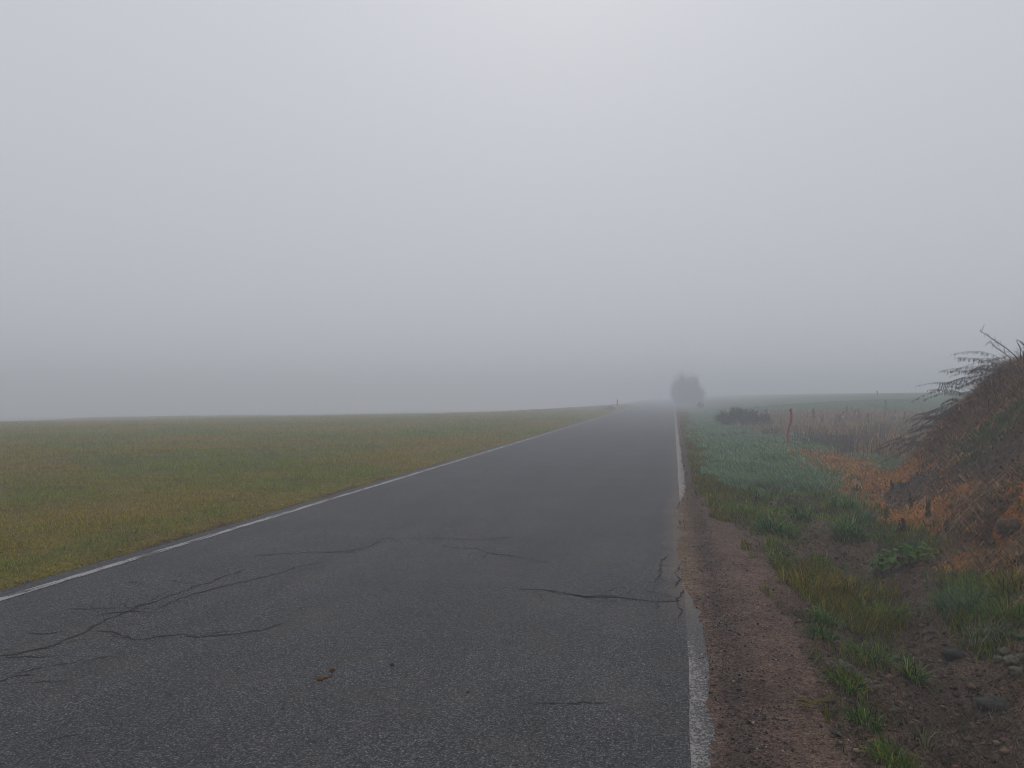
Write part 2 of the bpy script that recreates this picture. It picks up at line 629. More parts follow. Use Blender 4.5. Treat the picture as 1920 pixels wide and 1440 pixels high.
# ------------------------------------------------------------------ ground
gx = np.concatenate([-np.geomspace(420, 7.2, 46), np.arange(-7.0, -5.7, 0.16), np.arange(-5.7, -5.0, 0.035), np.arange(-4.9, -0.3, 0.6), np.arange(-0.25, 4.6, 0.028),
                     np.arange(4.6, 7.5, 0.06), np.arange(7.5, 14, 0.3), np.geomspace(14, 420, 34)])
gy = np.concatenate([-np.geomspace(60, 2.0, 14), np.arange(-1.5, 2.8, 0.12), np.arange(2.8, 10.5, 0.028), np.arange(10.5, 15, 0.05), np.arange(15, 24, 0.1), np.arange(24, 40, 0.3), np.arange(40, 100, 1.2), np.geomspace(101, 560, 26)])
GX, GY = np.meshgrid(gx, gy)
GZ = Z(GX, GY)


def classify(X, Y):
    """what grows or lies at a spot of the verge side"""
    x = X - road_c(Y)
    k = np.full(X.shape, 'meadow', dtype='<U8')
    right = x > -0.4
    k[right & (x > -0.4)] = 'olive'
    k[right & (x > 1.6 + 0.3 * fbm(X, Y, 0.6, 2, 71)) & (Y > 12)] = 'dewy'
    k[right & (Y > 27) & (x > 4.2 + 0.05 * (Y - 27))] = 'field'
    k[inpoly(DEWY, X, Y, 0.15, 1)] = 'dewy'
    k[inpoly(BRUSH, X, Y, 0.12, 2)] = 'brush'
    k[right & (Y > 16) & (Y < 30) & (X > 5.2)] = 'brush'
    k[inpoly(LAWN, X, Y, 0.08, 3)] = 'lawn'
    nearr = right & (Y < 11.5) & (x > 0.7)
    k[nearr] = 'bare'
    f = bank_frac(X, Y)
    on = right & (bank_top(Y) > 0.15) & (f > 0.06) & (X < 12)
    k[on] = 'bank'
    k[on & (f > 0.70 + 0.12 * fbm(X, Y, 1.3, 2, 73))] = 'banktop'
    for i, q in enumerate(ORANGE):
        k[inpoly(q, X, Y, 0.22, 5 + i)] = 'orange'
    for i, q in enumerate(GREY):
        k[inpoly(q, X, Y, 0.10, 4)] = 'grey'
    k[inpoly(YELLOW, X, Y, 0.06, 12)] = 'yellow'
    for i, q in enumerate(GREENS):
        k[inpoly(q, X, Y, 0.07, 14 + i)] = 'green'
    for q in RIGHTG:
        k[inpoly(q, X, Y, 0.07, 26)] = 'rightg'
    for q in BANKG:
        k[inpoly(q, X, Y, 0.12, 27)] = 'bankg'
    k[inpoly(MUD, X, Y, 0.05, 28)] = 'mud'
    k[right & inpoly(SHOULDER, X, Y, 0.16, 29)] = 'shoulder'
    k[right & (x < 0.32 + 0.05 * fbm(X, Y, 3, 2, 75)) & (Y > 9)] = 'margin'
    k[right & (x < 0.5) & (Y <= 9)] = 'shoulder'
    k[(x < -5.0) & (x > -5.27 - 0.06 * fbm(X, Y, 1.5, 3, 77))] = 'margin'
    return k


GC = {'meadow': (0.130, 0.108, 0.014), 'olive': (0.065, 0.060, 0.020), 'dewy': (0.055, 0.088, 0.036), 'field': (0.075, 0.135, 0.062), 'brush': (0.150, 0.105, 0.055),
      'lawn': (0.048, 0.068, 0.026), 'bare': (0.118, 0.080, 0.058), 'bank': (0.112, 0.062, 0.034), 'banktop': (0.110, 0.062, 0.034), 'grey': (0.092, 0.064, 0.048),
      'orange': (0.300, 0.118, 0.026), 'yellow': (0.070, 0.050, 0.024), 'green': (0.060, 0.048, 0.030), 'rightg': (0.050, 0.045, 0.024), 'bankg': (0.055, 0.060, 0.026),
      'mud': (0.098, 0.070, 0.053), 'shoulder': (0.148, 0.098, 0.074), 'margin': (0.085, 0.056, 0.040)}
GK = classify(GX, GY)
gcol = np.zeros(GX.shape + (3,))
for k_, c_ in GC.items():
    gcol[GK == k_] = c_
# the gravel stripe along the asphalt, the sandier middle of the shoulder, mottling of the meadow
xg_ = GX - road_c(GY)
stripe = np.exp(-((xg_ - 0.30 - 0.03 * fbm(GX * 0, GY, 0.8, 2, 81)) / 0.10) ** 2) * (GK == 'shoulder') * sstep(0.12, 0.2, xg_)
gcol = gcol * (1 - 0.42 * stripe[..., None]) + np.array([0.050, 0.044, 0.046]) * (0.42 * stripe[..., None])
ochre = np.exp(-((xg_ - 0.07) / 0.10) ** 2) * sstep(5.6, 6.6, GY) * (1 - sstep(10, 15, GY)) * (xg_ > -0.5)
gcol = gcol * (1 - 0.75 * ochre[..., None]) + np.array([0.185, 0.128, 0.080]) * (0.75 * ochre[..., None])
mot = fbm(GX, GY, 0.16, 4, 83)
lf = (xg_ < -5)[..., None]
gcol = np.where(lf, gcol * (1 + 0.25 * mot[..., None] * np.array([1.0, 0.5, 0.3])), gcol)
farm = (sstep(40, 75, np.hypot(GX, GY)) * (GK == 'meadow'))[..., None]     # closed sward where no single blades stand
gcol = gcol * (1 - farm) + np.array([0.190, 0.160, 0.055]) * farm
gcol *= (1 + 0.18 * fbm(GX, GY, 1.9, 3, 85))[..., None]
ny, nx = GX.shape
vid = np.arange(nx * ny).reshape(ny, nx)
quads = np.stack([vid[:-1, :-1], vid[:-1, 1:], vid[1:, 1:], vid[1:, :-1]], -1).reshape(-1, 4)
V = np.stack([GX, GY, GZ], -1).reshape(-1, 3)
C = gcol.reshape(-1, 3)
fk = bank_frac(GX, GY) > 0.06
fbank = (fk & (bank_top(GY) > 0.12) & (GX < 13) & (GX > 1.5))[:-1, :-1].reshape(-1)


def sub_mesh(name, sel):
    q = quads[sel]
    u, inv = np.unique(q.ravel(), return_inverse=True)
    return np_mesh(name, V[u], quads=inv.reshape(-1, 4), col=C[u], mat=M_GROUND, smooth=True)


tag(mesh_obj('ground', sub_mesh('ground', ~fbank)), kind='structure')
tag(mesh_obj('earth_bank', sub_mesh('earth_bank', fbank)), kind='structure')

# ------------------------------------------------------------------ road
ry = np.concatenate([np.arange(-60, 0, 4.0), np.arange(0, 40, 0.5), np.arange(40, 120, 4.0), np.arange(120, 541, 20.0)])


def strip(name, xa, xb, y, z, mat, nxs=2, wob=0.0):
    cols_ = np.linspace(0, 1, nxs)
    Yg, Tg = np.meshgrid(y, cols_, indexing='ij')
    wa = xa + wob * fbm(Yg * 0 + 1.7, Yg, 1.1, 4, 91)
    wb = xb + wob * fbm(Yg * 0 + 5.7, Yg, 1.3, 4, 93)
    X = road_c(Yg) + wa * (1 - Tg) + wb * Tg
    Vv = np.stack([X, Yg, np.full_like(X, z)], -1).reshape(-1, 3)
    n0, n1_ = Yg.shape
    v = np.arange(n0 * n1_).reshape(n0, n1_)
    q = np.stack([v[:-1, :-1], v[:-1, 1:], v[1:, 1:], v[1:, :-1]], -1).reshape(-1, 4)
    return np_mesh(name, Vv, quads=q, mat=mat, smooth=True)


road = tag(mesh_obj('road', strip('road', -5.24, 0.34, ry, 0.0, M_ASPH, 8, 0.03)), kind='structure')
yl = np.concatenate([np.arange(-4, 40, 0.08), np.arange(40, 160, 2.0)])
e1 = mesh_obj('edge_line', strip('edge_line', -5.075, -4.985, yl, 0.004, M_PAINT_L, 2, 0.006), road)
e1['label'] = 'narrow white painted line along the meadow edge of the road'
e2 = mesh_obj('edge_line', strip('edge_line', 0.05, 0.165, yl, 0.004, M_PAINT_R, 2, 0.006), road)
e2['label'] = 'worn white painted line half buried under the soil of the shoulder'


def Lz(pts):
    return [(x * 0.375, 1000 + y * 0.375) for x, y in pts]


def Rz(pts):
    return [(700 + x * 0.36458, 940 + y * 0.36458) for x, y in pts]


CRACKS = [
    (Lz([(-60, 630), (0, 615), (90, 598), (230, 570), (330, 535), (430, 490), (520, 440), (650, 385), (750, 350), (900, 300), (1000, 260), (1140, 212), (1230, 175)]), 0.016),
    (Lz([(330, 385), (480, 378), (650, 372), (720, 352)]), 0.010),
    (Lz([(470, 412), (560, 398), (660, 392), (715, 398)]), 0.012),
    (Lz([(430, 488), (500, 490), (600, 500), (640, 530), (690, 535), (800, 515), (910, 505), (1000, 520), (1180, 500), (1290, 490), (1420, 450)]), 0.013),
    (Lz([(780, 385), (860, 345), (960, 310), (1060, 280), (1240, 240), (1400, 200), (1480, 170), (1640, 140)]), 0.012),
    (Lz([(1260, 112), (1400, 103), (1520, 97), (1640, 98), (1780, 82), (1880, 62)]), 0.015),
    (Rz([(-20, 235), (55, 190), (120, 195), (300, 190), (480, 197), (610, 193), (710, 185)]), 0.013),
    (Rz([(340, 225), (420, 238), (540, 245), (590, 265), (690, 280), (760, 290)]), 0.014),
    (Rz([(590, 265), (570, 278), (560, 295)]), 0.010),
    (Rz([(740, 452), (850, 457), (930, 463), (1020, 480), (1110, 490), (1200, 485), (1300, 497), (1440, 515), (1560, 515), (1600, 455)]), 0.020),
    (Rz([(1020, 482), (1090, 493), (1150, 490), (1200, 492), (1310, 495)]), 0.026),
    (Rz([(1040, 485), (1150, 515), (1280, 515), (1330, 503)]), 0.008),
    (Rz([(1560, 515), (1580, 560), (1560, 610)]), 0.009),
    (Rz([(1470, 515), (1465, 555)]), 0.009),
    (Rz([(1530, 280), (1490, 292), (1470, 330), (1470, 370), (1455, 420)]), 0.011),
    (Rz([(1470, 330), (1500, 330), (1530, 335)]), 0.008),
    (Rz([(1580, 320), (1550, 370), (1570, 410), (1555, 450)]), 0.011),
    (Lz([(-40, 765), (0, 745), (50, 720), (130, 680)]), 0.016),
    (Lz([(60, 712), (190, 703)]), 0.010),
    (Lz([(230, 1060), (300, 1030), (340, 1015), (430, 1000)]), 0.009),
    (Lz([(350, 830), (420, 812)]), 0.007),
    (Lz([(1480, 385), (1530, 360)]), 0.008),
    (Lz([(610, 250), (700, 248), (712, 264)]), 0.009),
    (Lz([(130, 500), (260, 500), (330, 488)]), 0.007),
    (Rz([(760, 1045), (860, 1040), (1000, 1045), (1200, 1035)]), 0.006),
    (Rz([(1390, 955), (1480, 950), (1600, 955)]), 0.005),
    (Rz([(1090, 800), (1160, 795)]), 0.012),
]


def ground0(px, py):
    d = ray(px, py)
    t = -CAM_H / d[2]
    return (d * t)[:2]


CR = [(np.array([ground0(*q) for q in pts]), w) for pts, w in CRACKS]
for P, w in list(CR):                       # hairline side branches
    for _ in range(int(len(P) * (0.5 if w > 0.011 else 0.15))):
        k = R.randrange(len(P) - 1)
        a0 = P[k] + (P[k + 1] - P[k]) * R.random()
        th = math.atan2(*(P[k + 1] - P[k])[::-1]) + R.choice([-1, 1]) * R.uniform(0.4, 1.2)
        q = [a0]
        for m in range(R.randint(2, 4)):
            th += R.uniform(-0.5, 0.5)
            q.append(q[-1] + np.array([math.cos(th), math.sin(th)]) * R.uniform(0.06, 0.16))
        if all(-4.9 < v[0] < 0.02 for v in q):
            CR.append((np.array(q), R.uniform(0.003, 0.006)))
for ci, (P, w) in enumerate(CR):
    seg = np.linalg.norm(np.diff(P, axis=0), axis=1)
    s = np.concatenate([[0], np.cumsum(seg)])
    n = max(6, int(s[-1] / 0.018))
    t = np.linspace(0, s[-1], n)
    cx = np.interp(t, s, P[:, 0])
    cyy = np.interp(t, s, P[:, 1])
    dx, dy = np.gradient(cx), np.gradient(cyy)
    ln = np.hypot(dx, dy) + 1e-9
    nxv, nyv = -dy / ln, dx / ln
    j = 0.022 * fbm(t, t * 0 + ci * 7.7, 5.0, 4, 101, 0.7) + 0.011 * fbm(t, t * 0 + ci * 3.1, 22.0, 2, 104)
    cx, cyy = cx + nxv * j, cyy + nyv * j
    ww = 0.5 * 1.75 * w * (0.25 + 1.05 * vnoise(t * 14, t * 0 + ci, 103) * (0.5 + vnoise(t * 2.3, t * 0 + ci, 105))) * np.minimum(1, np.minimum(t, s[-1] - t) / 0.10 + 0.12)
    ww = np.where(vnoise(t * 6, t * 0 + 3 * ci, 107) < 0.16, ww * 0.3, ww)
    Vv = np.concatenate([np.stack([cx + nxv * ww, cyy + nyv * ww, np.full(n, 0.0025)], -1), np.stack([cx - nxv * ww, cyy - nyv * ww, np.full(n, 0.0025)], -1)])
    i = np.arange(n - 1)
    q = np.stack([i, i + 1, n + i + 1, n + i], -1)
    mesh_obj('crack', np_mesh('crack', Vv, quads=q[:, ::-1], mat=M_CRACK), road)


# ------------------------------------------------------------------ grass
def blades(base, h, w, yaw, bend, col, nseg=2, tipcol=None, curl=None):
    """one bent, tapering leaf blade for each base point"""
    n = len(base)
    h, w, yaw, bend = (np.broadcast_to(np.asarray(a, float), (n,)) for a in (h, w, yaw, bend))
    dirx, diry = np.cos(yaw), np.sin(yaw)
    twist = rng.uniform(-0.9, 0.9, n) + yaw + math.pi / 2
    sx, sy = np.cos(twist), np.sin(twist)
    Vs = []
    Cs = []
    tc_ = col if tipcol is None else tipcol
    for k in range(nseg + 1):
        t = k / nseg
        out = bend * h * (t ** 1.6)
        up = h * t * np.sqrt(np.clip(1 - np.minimum(bend, 0.98) ** 2 * t, 0.02, 1))
        if curl is not None:
            up = up - curl * h * t ** 3
        c = np.stack([base[:, 0] + dirx * out, base[:, 1] + diry * out, base[:, 2] + up], -1)
        ww = w * 0.5 * (1 - t) ** 0.6 if k < nseg else None
        cc = col * (1 - t) + tc_ * t
        if k < nseg:
            s_ = np.stack([sx * ww, sy * ww, np.zeros(n)], -1)
            Vs += [c - s_, c + s_]
            Cs += [cc, cc]
        else:
            Vs += [c]
            Cs += [cc]
    nv = 2 * nseg + 1
    Vv = np.stack(Vs, 1).reshape(-1, 3)
    Cc = np.stack(Cs, 1).reshape(-1, 3)
    o = (np.arange(n) * nv)[:, None]
    qs = [np.concatenate([o + 2 * k, o + 2 * k + 1, o + 2 * k + 3, o + 2 * k + 2], 1) for k in range(nseg - 1)]
    q = np.concatenate(qs) if qs else None
    t3 = np.concatenate([o + 2 * nseg - 2, o + 2 * nseg - 1, o + 2 * nseg], 1)
    return Vv, q, t3, Cc


def blade_mesh(name, *a, mat=None, **k):
    Vv, q, t3, Cc = blades(*a, **k)
    return np_mesh(name, Vv, quads=q, tris=t3, col=Cc, mat=mat or M_GRASS)


def polar(n, r0, r1, a0, a1, p):
    """random ground points round the camera's foot, thinning out with distance as r^-p"""
    u = rng.random(n)
    e = 2 - p
    r = (r0 ** e + u * (r1 ** e - r0 ** e)) ** (1 / e)
    a = np.radians(rng.uniform(a0, a1, n))
    return r * np.sin(a), r * np.cos(a), r


def pal(n, cols_, jit=0.18):
    c = np.array(cols_)[rng.integers(0, len(cols_), n)]
    return c * (1 + jit * rng.standard_normal((n, 1))) * (1 + 0.06 * rng.standard_normal((n, 3)))


def lerp(a, b, t):
    return np.asarray(a) * (1 - t[:, None]) + np.asarray(b) * t[:, None]


# meadow beyond the far edge line
X, Y, r = polar(425000, 5.0, 115.0, -74, -3, 1.52)
x = X - road_c(Y)
keep = x < -5.21 - 0.05 * fbm(X, Y, 1.5, 3, 77)
X, Y, r, x = X[keep], Y[keep], r[keep], x[keep]
clump = fbm(X, Y, 2.6, 3, 111)
keep = rng.random(len(X)) < np.clip(0.84 + 0.45 * clump, 0.15, 1)
X, Y, r, x, clump = X[keep], Y[keep], r[keep], x[keep], clump[keep]
n = len(X)
patch = fbm(X, Y, 0.30, 4, 113, 0.6) + 0.20 * fbm(X, Y, 1.9, 2, 117)
ed = np.exp(-((x + 5.75) / 0.33) ** 2)
tg = np.clip(0.54 + 1.0 * patch + 0.5 * ed * fbm(X * 0, Y, 0.5, 2, 119) + 0.5 * ed, 0, 1)
cg = lerp((0.315, 0.218, 0.018), (0.185, 0.232, 0.020), tg)
straw = rng.random(n) < 0.03 + 0.05 * (1 - tg)
cg[straw] = np.array([0.28, 0.215, 0.050])
blue = sstep(0.35, 0.8, fbm(X, Y, 0.6, 3, 123)) * tg
cg = cg * (1 - 0.6 * blue[:, None]) + np.array([0.125, 0.180, 0.060]) * 0.6 * blue[:, None]
cg = cg * np.maximum(0.3, 1 + (0.19 - 0.07 * sstep(9, 20, r))[:, None] * rng.standard_normal((n, 1)))
hgt_ = (0.105 + 0.045 * clump + 0.035 * patch + 0.02 * rng.standard_normal(n)) * (1 - 0.50 * sstep(-5.65, -5.22, x)) * (0.8 + 0.4 * sstep(8, 30, r))
hgt_ = np.clip(hgt_, 0.025, 0.26)
wid = np.maximum(0.006, 0.0010 * r)
yaw_ = rng.uniform(0, 2 * math.pi, n)
B = np.stack([X, Y, Z(X, Y) - 0.008], -1)
tag(mesh_obj('meadow_grass', blade_mesh('meadow_grass', B, hgt_, wid, yaw_, rng.uniform(0.35, 0.96, n), cg, curl=rng.uniform(0, 0.35, n))),
    'short olive green meadow grass with browned patches beyond the road', 'grass', kind='stuff')

# verge side: candidates, thinned for each kind of ground
X, Y, r = polar(560000, 3.0, 70.0, -1.5, 34, 1.55)
wide = np.where((X > 0.9) & (Y > 8.5), 1.9, 1.0) * (X > 0.9)
K = classify(X + 0.008 * r * rng.standard_normal(len(X)) * wide, Y + 0.016 * r * rng.standard_normal(len(X)) * wide)
K[(K == 'bank') & (Y > 8.2) & (rng.random(len(X)) < 0.55 * sstep(-0.3, 0.5, fbm(X, Y, 0.6, 3, 137)) + 0.15)] = 'orange'
SPEC = {  # keep, height, width, bend, colours, object
    'olive': (0.80, (0.05, 0.11), 0.0045, (0.1, 0.7), [(0.150, 0.135, 0.016), (0.105, 0.150, 0.020), (0.20, 0.145, 0.022), (0.07, 0.065, 0.012)], 'verge_grass'),
    'margin': (0.05, (0.02, 0.06), 0.004, (0.2, 0.8), [(0.085, 0.085, 0.028), (0.15, 0.10, 0.045)], 'verge_grass'),
    'dewy': (0.90, (0.14, 0.36), 0.0065, (0.6, 0.97), [(0.070, 0.165, 0.050), (0.120, 0.235, 0.110), (0.040, 0.095, 0.020), (0.200, 0.320, 0.210), (0.100, 0.175, 0.040), (0.14, 0.175, 0.04)], 'verge_grass'),
    'field': (0.9, (0.05, 0.10), 0.006, (0.1, 0.5), [(0.085, 0.165, 0.065), (0.095, 0.175, 0.080)], 'crop_grass'),
    'lawn': (0.9, (0.05, 0.11), 0.005, (0.1, 0.6), [(0.050, 0.085, 0.030), (0.066, 0.090, 0.032)], 'verge_grass'),
    'brush': (0.75, (0.10, 0.42), 0.0055, (0.1, 0.7), [(0.30, 0.20, 0.095), (0.23, 0.145, 0.085), (0.12, 0.08, 0.062), (0.38, 0.28, 0.16), (0.13, 0.135, 0.05), (0.30, 0.16, 0.07)], 'dry_weeds'),
    'orange': (0.92, (0.03, 0.10), 0.0055, (0.65, 0.98), [(0.500, 0.175, 0.028), (0.390, 0.140, 0.028), (0.52, 0.30, 0.11), (0.200, 0.088, 0.030), (0.38, 0.23, 0.07), (0.28, 0.17, 0.07), (0.10, 0.058, 0.030), (0.16, 0.15, 0.04)], 'dead_grass'),
    'yellow': (0.80, (0.07, 0.17), 0.0055, (0.2, 0.85), [(0.170, 0.150, 0.018), (0.110, 0.140, 0.018), (0.210, 0.145, 0.025), (0.060, 0.085, 0.012)], 'verge_grass'),
    'green': (0.66, (0.03, 0.12), 0.0055, (0.3, 0.95), [(0.065, 0.140, 0.014), (0.110, 0.190, 0.022), (0.140, 0.160, 0.022), (0.19, 0.16, 0.03), (0.035, 0.065, 0.010)], 'verge_grass'),
    'rightg': (0.65, (0.06, 0.16), 0.0055, (0.3, 0.95), [(0.065, 0.145, 0.014), (0.105, 0.180, 0.020), (0.15, 0.155, 0.022), (0.20, 0.145, 0.025), (0.03, 0.060, 0.010)], 'verge_grass'),
    'bankg': (0.60, (0.04, 0.13), 0.0055, (0.3, 0.9), [(0.050, 0.110, 0.028), (0.065, 0.12, 0.035), (0.05, 0.085, 0.03)], 'verge_grass'),
    'bank': (0.40, (0.08, 0.30), 0.0090, (0.9, 0.99), [(0.190, 0.118, 0.062), (0.110, 0.066, 0.038), (0.34, 0.23, 0.13), (0.050, 0.032, 0.024), (0.28, 0.125, 0.040), (0.23, 0.10, 0.035), (0.115, 0.098, 0.036), (0.165, 0.11, 0.065), (0.07, 0.045, 0.03)], 'bank_straw'),
    'grey': (0.28, (0.05, 0.18), 0.006, (0.9, 0.99), [(0.15, 0.115, 0.085), (0.085, 0.062, 0.050), (0.05, 0.038, 0.032), (0.20, 0.15, 0.105)], 'bank_straw'),
    'banktop': (0.95, (0.14, 0.40), 0.0065, (0.55, 0.97), [(0.20, 0.110, 0.045), (0.14, 0.078, 0.038), (0.25, 0.150, 0.068), (0.080, 0.050, 0.032), (0.30, 0.19, 0.10)], 'bank_straw'),
    'bare': (0.16, (0.03, 0.13), 0.005, (0.75, 0.98), [(0.055, 0.085, 0.022), (0.15, 0.115, 0.06), (0.075, 0.045, 0.03), (0.05, 0.032, 0.024), (0.11, 0.07, 0.042)], 'verge_grass'),
    'mud': (0.12, (0.03, 0.14), 0.006, (0.9, 0.99), [(0.12, 0.09, 0.055), (0.04, 0.027, 0.02), (0.06, 0.042, 0.03), (0.07, 0.08, 0.03)], 'verge_grass'),
}
OUT = {}
for k_, (kp, hr, w0, br, cols_, on) in SPEC.items():
    m = (K == k_)
    cl = fbm(X, Y, 3.1, 3, 131)
    cl2 = fbm(X, Y, 1.1, 3, 133)
    m &= rng.random(len(X)) < np.clip(kp * (1 + 0.7 * cl), 0, 1) * np.where((K == 'green') & (Y < 6.2), np.clip(0.80 + 1.0 * cl2, 0.2, 1), 1)
    xx_, yy_, rr = X[m], Y[m], r[m]
    n = len(xx_)
    if n == 0:
        continue
    a = np.clip(0.5 + 0.45 * cl[m] + 0.3 * rng.standard_normal(n), 0, 1)
    hh_ = hr[0] + (hr[1] - hr[0]) * a
    c = np.maximum(pal(n, cols_, 0.36) * (1 + 0.25 * cl2[m])[:, None], 0.01)
    yw = rng.uniform(0, 2 * math.pi, n)
    if k_ == 'dewy':      # long grass laid over, in swirls
        yw = 2.6 + 1.6 * fbm(xx_, yy_, 0.7, 2, 135) + 0.5 * rng.standard_normal(n)
    if k_ == 'banktop':
        yw = math.pi + 0.35 + 0.7 * rng.standard_normal(n)
    if k_ in ('bank', 'grey'):
        yw = math.pi + 0.9 * rng.standard_normal(n)
    tip = None
    if k_ == 'dewy':
        tip = c * 0.6 + np.array([0.130, 0.195, 0.140]) * rng.uniform(0.3, 1.2, (n, 1))
    zz = Z(xx_, yy_)
    if k_ in ('bank', 'grey'):
        zz = zz + rng.uniform(0, 0.02, n)
    OUT.setdefault(on, []).append((np.stack([xx_, yy_, zz - 0.006], -1), hh_, np.maximum(w0, 0.00095 * rr), yw, rng.uniform(br[0], br[1], n), c, c if tip is None else tip, np.full(n, 0.55 if k_ in ('bank', 'grey', 'bare', 'mud') else (0.35 if k_ in ('banktop', 'dewy') else 0.0))))
INFO = {'verge_grass': 'green and blue green grass of the verge beside the soil shoulder', 'crop_grass': 'hazy green crop field behind the dry weeds',
        'dry_weeds': 'tangle of tan dry weeds before the hazy green field', 'dead_grass': 'rust orange dead grass at the foot of the earth bank',
        'bank_straw': 'brown dead straw lying over the earth bank'}
for on, L in OUT.items():
    A = [np.concatenate([q[i] for q in L]) for i in range(8)]
    tag(mesh_obj(on, blade_mesh(on, A[0], A[1], A[2], A[3], A[4], A[5], tipcol=A[6], curl=A[7], mat=M_GRASS if on in ('verge_grass', 'crop_grass') else M_DRY)), INFO[on], 'grass', kind='stuff')

# ------------------------------------------------------------------ gravel and soil crumbs
OCT_V = np.array([[1, 0, 0], [-1, 0, 0], [0, 1, 0], [0, -1, 0], [0, 0, 1], [0, 0, -1]], float)
OCT_F = np.array([[0, 2, 4], [2, 1, 4], [1, 3, 4], [3, 0, 4], [2, 0, 5], [1, 2, 5], [3, 1, 5], [0, 3, 5]])
_bm = __import__('bmesh').new()
__import__('bmesh').ops.create_icosphere(_bm, subdivisions=3, radius=1.0)
ICO_V = np.array([v.co[:] for v in _bm.verts])
ICO_F = np.array([[v.index for v in f.verts] for f in _bm.faces])
_bm.free()
_bm = __import__('bmesh').new()
__import__('bmesh').ops.create_icosphere(_bm, subdivisions=1, radius=1.0)
ICO1_V = np.array([v.co[:] for v in _bm.verts])
ICO1_F = np.array([[v.index for v in f.verts] for f in _bm.faces])
_bm.free()


def lumps(name, P, size, col, tv, tf, mat, jit=0.3, flat=0.7):
    n = len(P)
    k = len(tv)
    a = rng.uniform(0, 2 * math.pi, n)
    ca, sa = np.cos(a), np.sin(a)
    S = size[:, None] * rng.uniform(0.65, 1.25, (n, 3)) * np.array([1, 1, flat])
    T = tv[None] * (1 + jit * rng.standard_normal((n, k, 1)) * 0.6) * S[:, None, :]
    Xr = T[..., 0] * ca[:, None] - T[..., 1] * sa[:, None]
    Yr = T[..., 0] * sa[:, None] + T[..., 1] * ca[:, None]
    Vv = np.stack([Xr, Yr, T[..., 2]], -1) + P[:, None, :]
    F = tf[None] + (np.arange(n) * k)[:, None, None]
    return np_mesh(name, Vv.reshape(-1, 3), tris=F.reshape(-1, 3), col=np.repeat(col, k, 0), mat=mat)


X, Y, r = polar(90000, 3.0, 16.0, 0.2, 24, 1.2)
K = classify(X, Y)
x = X - road_c(Y)
pr = np.where(K == 'shoulder', 0.30 + 0.68 * np.exp(-((x - 0.30) / 0.12) ** 2), np.where(np.isin(K, ['bare', 'mud', 'green']), 0.10, 0))
m = (rng.random(len(X)) < pr) & (x > 0.10 + 0.08 * rng.random(len(X)))
X, Y = X[m], Y[m]
n = len(X)
sz = np.clip(0.0030 * np.exp(0.55 * rng.standard_normal(n)), 0.0015, 0.012)
cst = pal(n, [(0.07, 0.060, 0.058), (0.028, 0.023, 0.022), (0.14, 0.105, 0.085), (0.10, 0.07, 0.055), (0.022, 0.018, 0.018), (0.13, 0.105, 0.095)], 0.3)
cst[rng.random(n) < 0.02] = (0.36, 0.34, 0.31)
tag(mesh_obj('gravel', lumps('gravel', np.stack([X, Y, np.maximum(Z(X, Y), np.where(X - road_c(Y) < 0.3, 0.004, -9)) + sz * 0.25], -1), sz, cst, OCT_V, OCT_F, M_STONE)), 'fine grit and small stones on the soil shoulder', 'gravel', kind='stuff')

X, Y, r = polar(50000, 3.2, 17.0, 8, 30, 1.0)
K = classify(X, Y)
pr = np.select([K == 'bank', K == 'grey', np.isin(K, ['bare', 'mud']), K == 'banktop', K == 'green'], [0.7, 0.9, 0.35, 0.15, 0.2], 0)
m = rng.random(len(X)) < pr
X, Y, r, K = X[m], Y[m], r[m], K[m]
n = len(X)
sz = np.clip(0.0075 * np.exp(0.55 * rng.standard_normal(n)), 0.003, 0.024)
cst = pal(n, [(0.105, 0.068, 0.048), (0.060, 0.040, 0.030), (0.145, 0.098, 0.068), (0.040, 0.030, 0.026)], 0.25)
cst[K == 'grey'] *= np.array([0.80, 0.80, 0.84])
tag(mesh_obj('soil_crumbs', lumps('soil_crumbs', np.stack([X, Y, Z(X, Y) + sz * 0.2], -1), sz, cst, ICO1_V, ICO1_F, M_STONE, 0.55, 0.6)), 'loose brown soil crumbs on the earth bank', 'soil', kind='stuff')


# ------------------------------------------------------------------ things: plants of the verge
def tussock(px, py, n, h, spread, cols_, label, lean=0.0, yaw0=0.0, group=None, tips=None, name='grass_tussock'):
    p0 = hit(px, py)
    e = empty(name, p0)
    a = rng.uniform(0, 2 * math.pi, n)
    rr = spread * np.sqrt(rng.random(n))
    bx, by = rr * np.cos(a), rr * np.sin(a)
    bz = Z(p0[0] + bx, p0[1] + by) - p0[2] - 0.01
    B = np.stack([bx, by, bz], -1)
    yw = a + 0.5 * rng.standard_normal(n)
    yw = np.where(rng.random(n) < lean, yaw0 + 0.6 * rng.standard_normal(n), yw)
    hh_ = 1.15 * h * rng.uniform(0.45, 1.2, n)
    w = np.maximum(0.0075, 0.0012 * depth_of(p0)) * rng.uniform(0.7, 1.4, n)
    c = np.maximum(pal(n, cols_, 0.38), 0.008)
    tp = c * 1.1 if tips is None else c * 0.5 + np.array(tips) * 0.5
    nd_ = int(n * 0.86)
    mesh_obj('blades', blade_mesh('blades', B[:nd_], hh_[:nd_], w[:nd_], yw[:nd_], rng.uniform(0.25, 0.92, nd_), c[:nd_], nseg=4, tipcol=tp[:nd_], curl=rng.uniform(0.0, 0.45, nd_)), e)
    nb = n - nd_
    cd = pal(nb, [(0.19, 0.155, 0.09), (0.14, 0.105, 0.065)], 0.2)
    mesh_obj('dead_blades', blade_mesh('dead_blades', B[nd_:], hh_[nd_:] * 0.9, w[nd_:], yw[nd_:], rng.uniform(0.8, 0.98, nb), cd, nseg=4, curl=rng.uniform(0.4, 0.75, nb), mat=M_DRY), e)
    tag(e, label, 'grass tussock', group or 'grass tussocks on the verge')
    return e


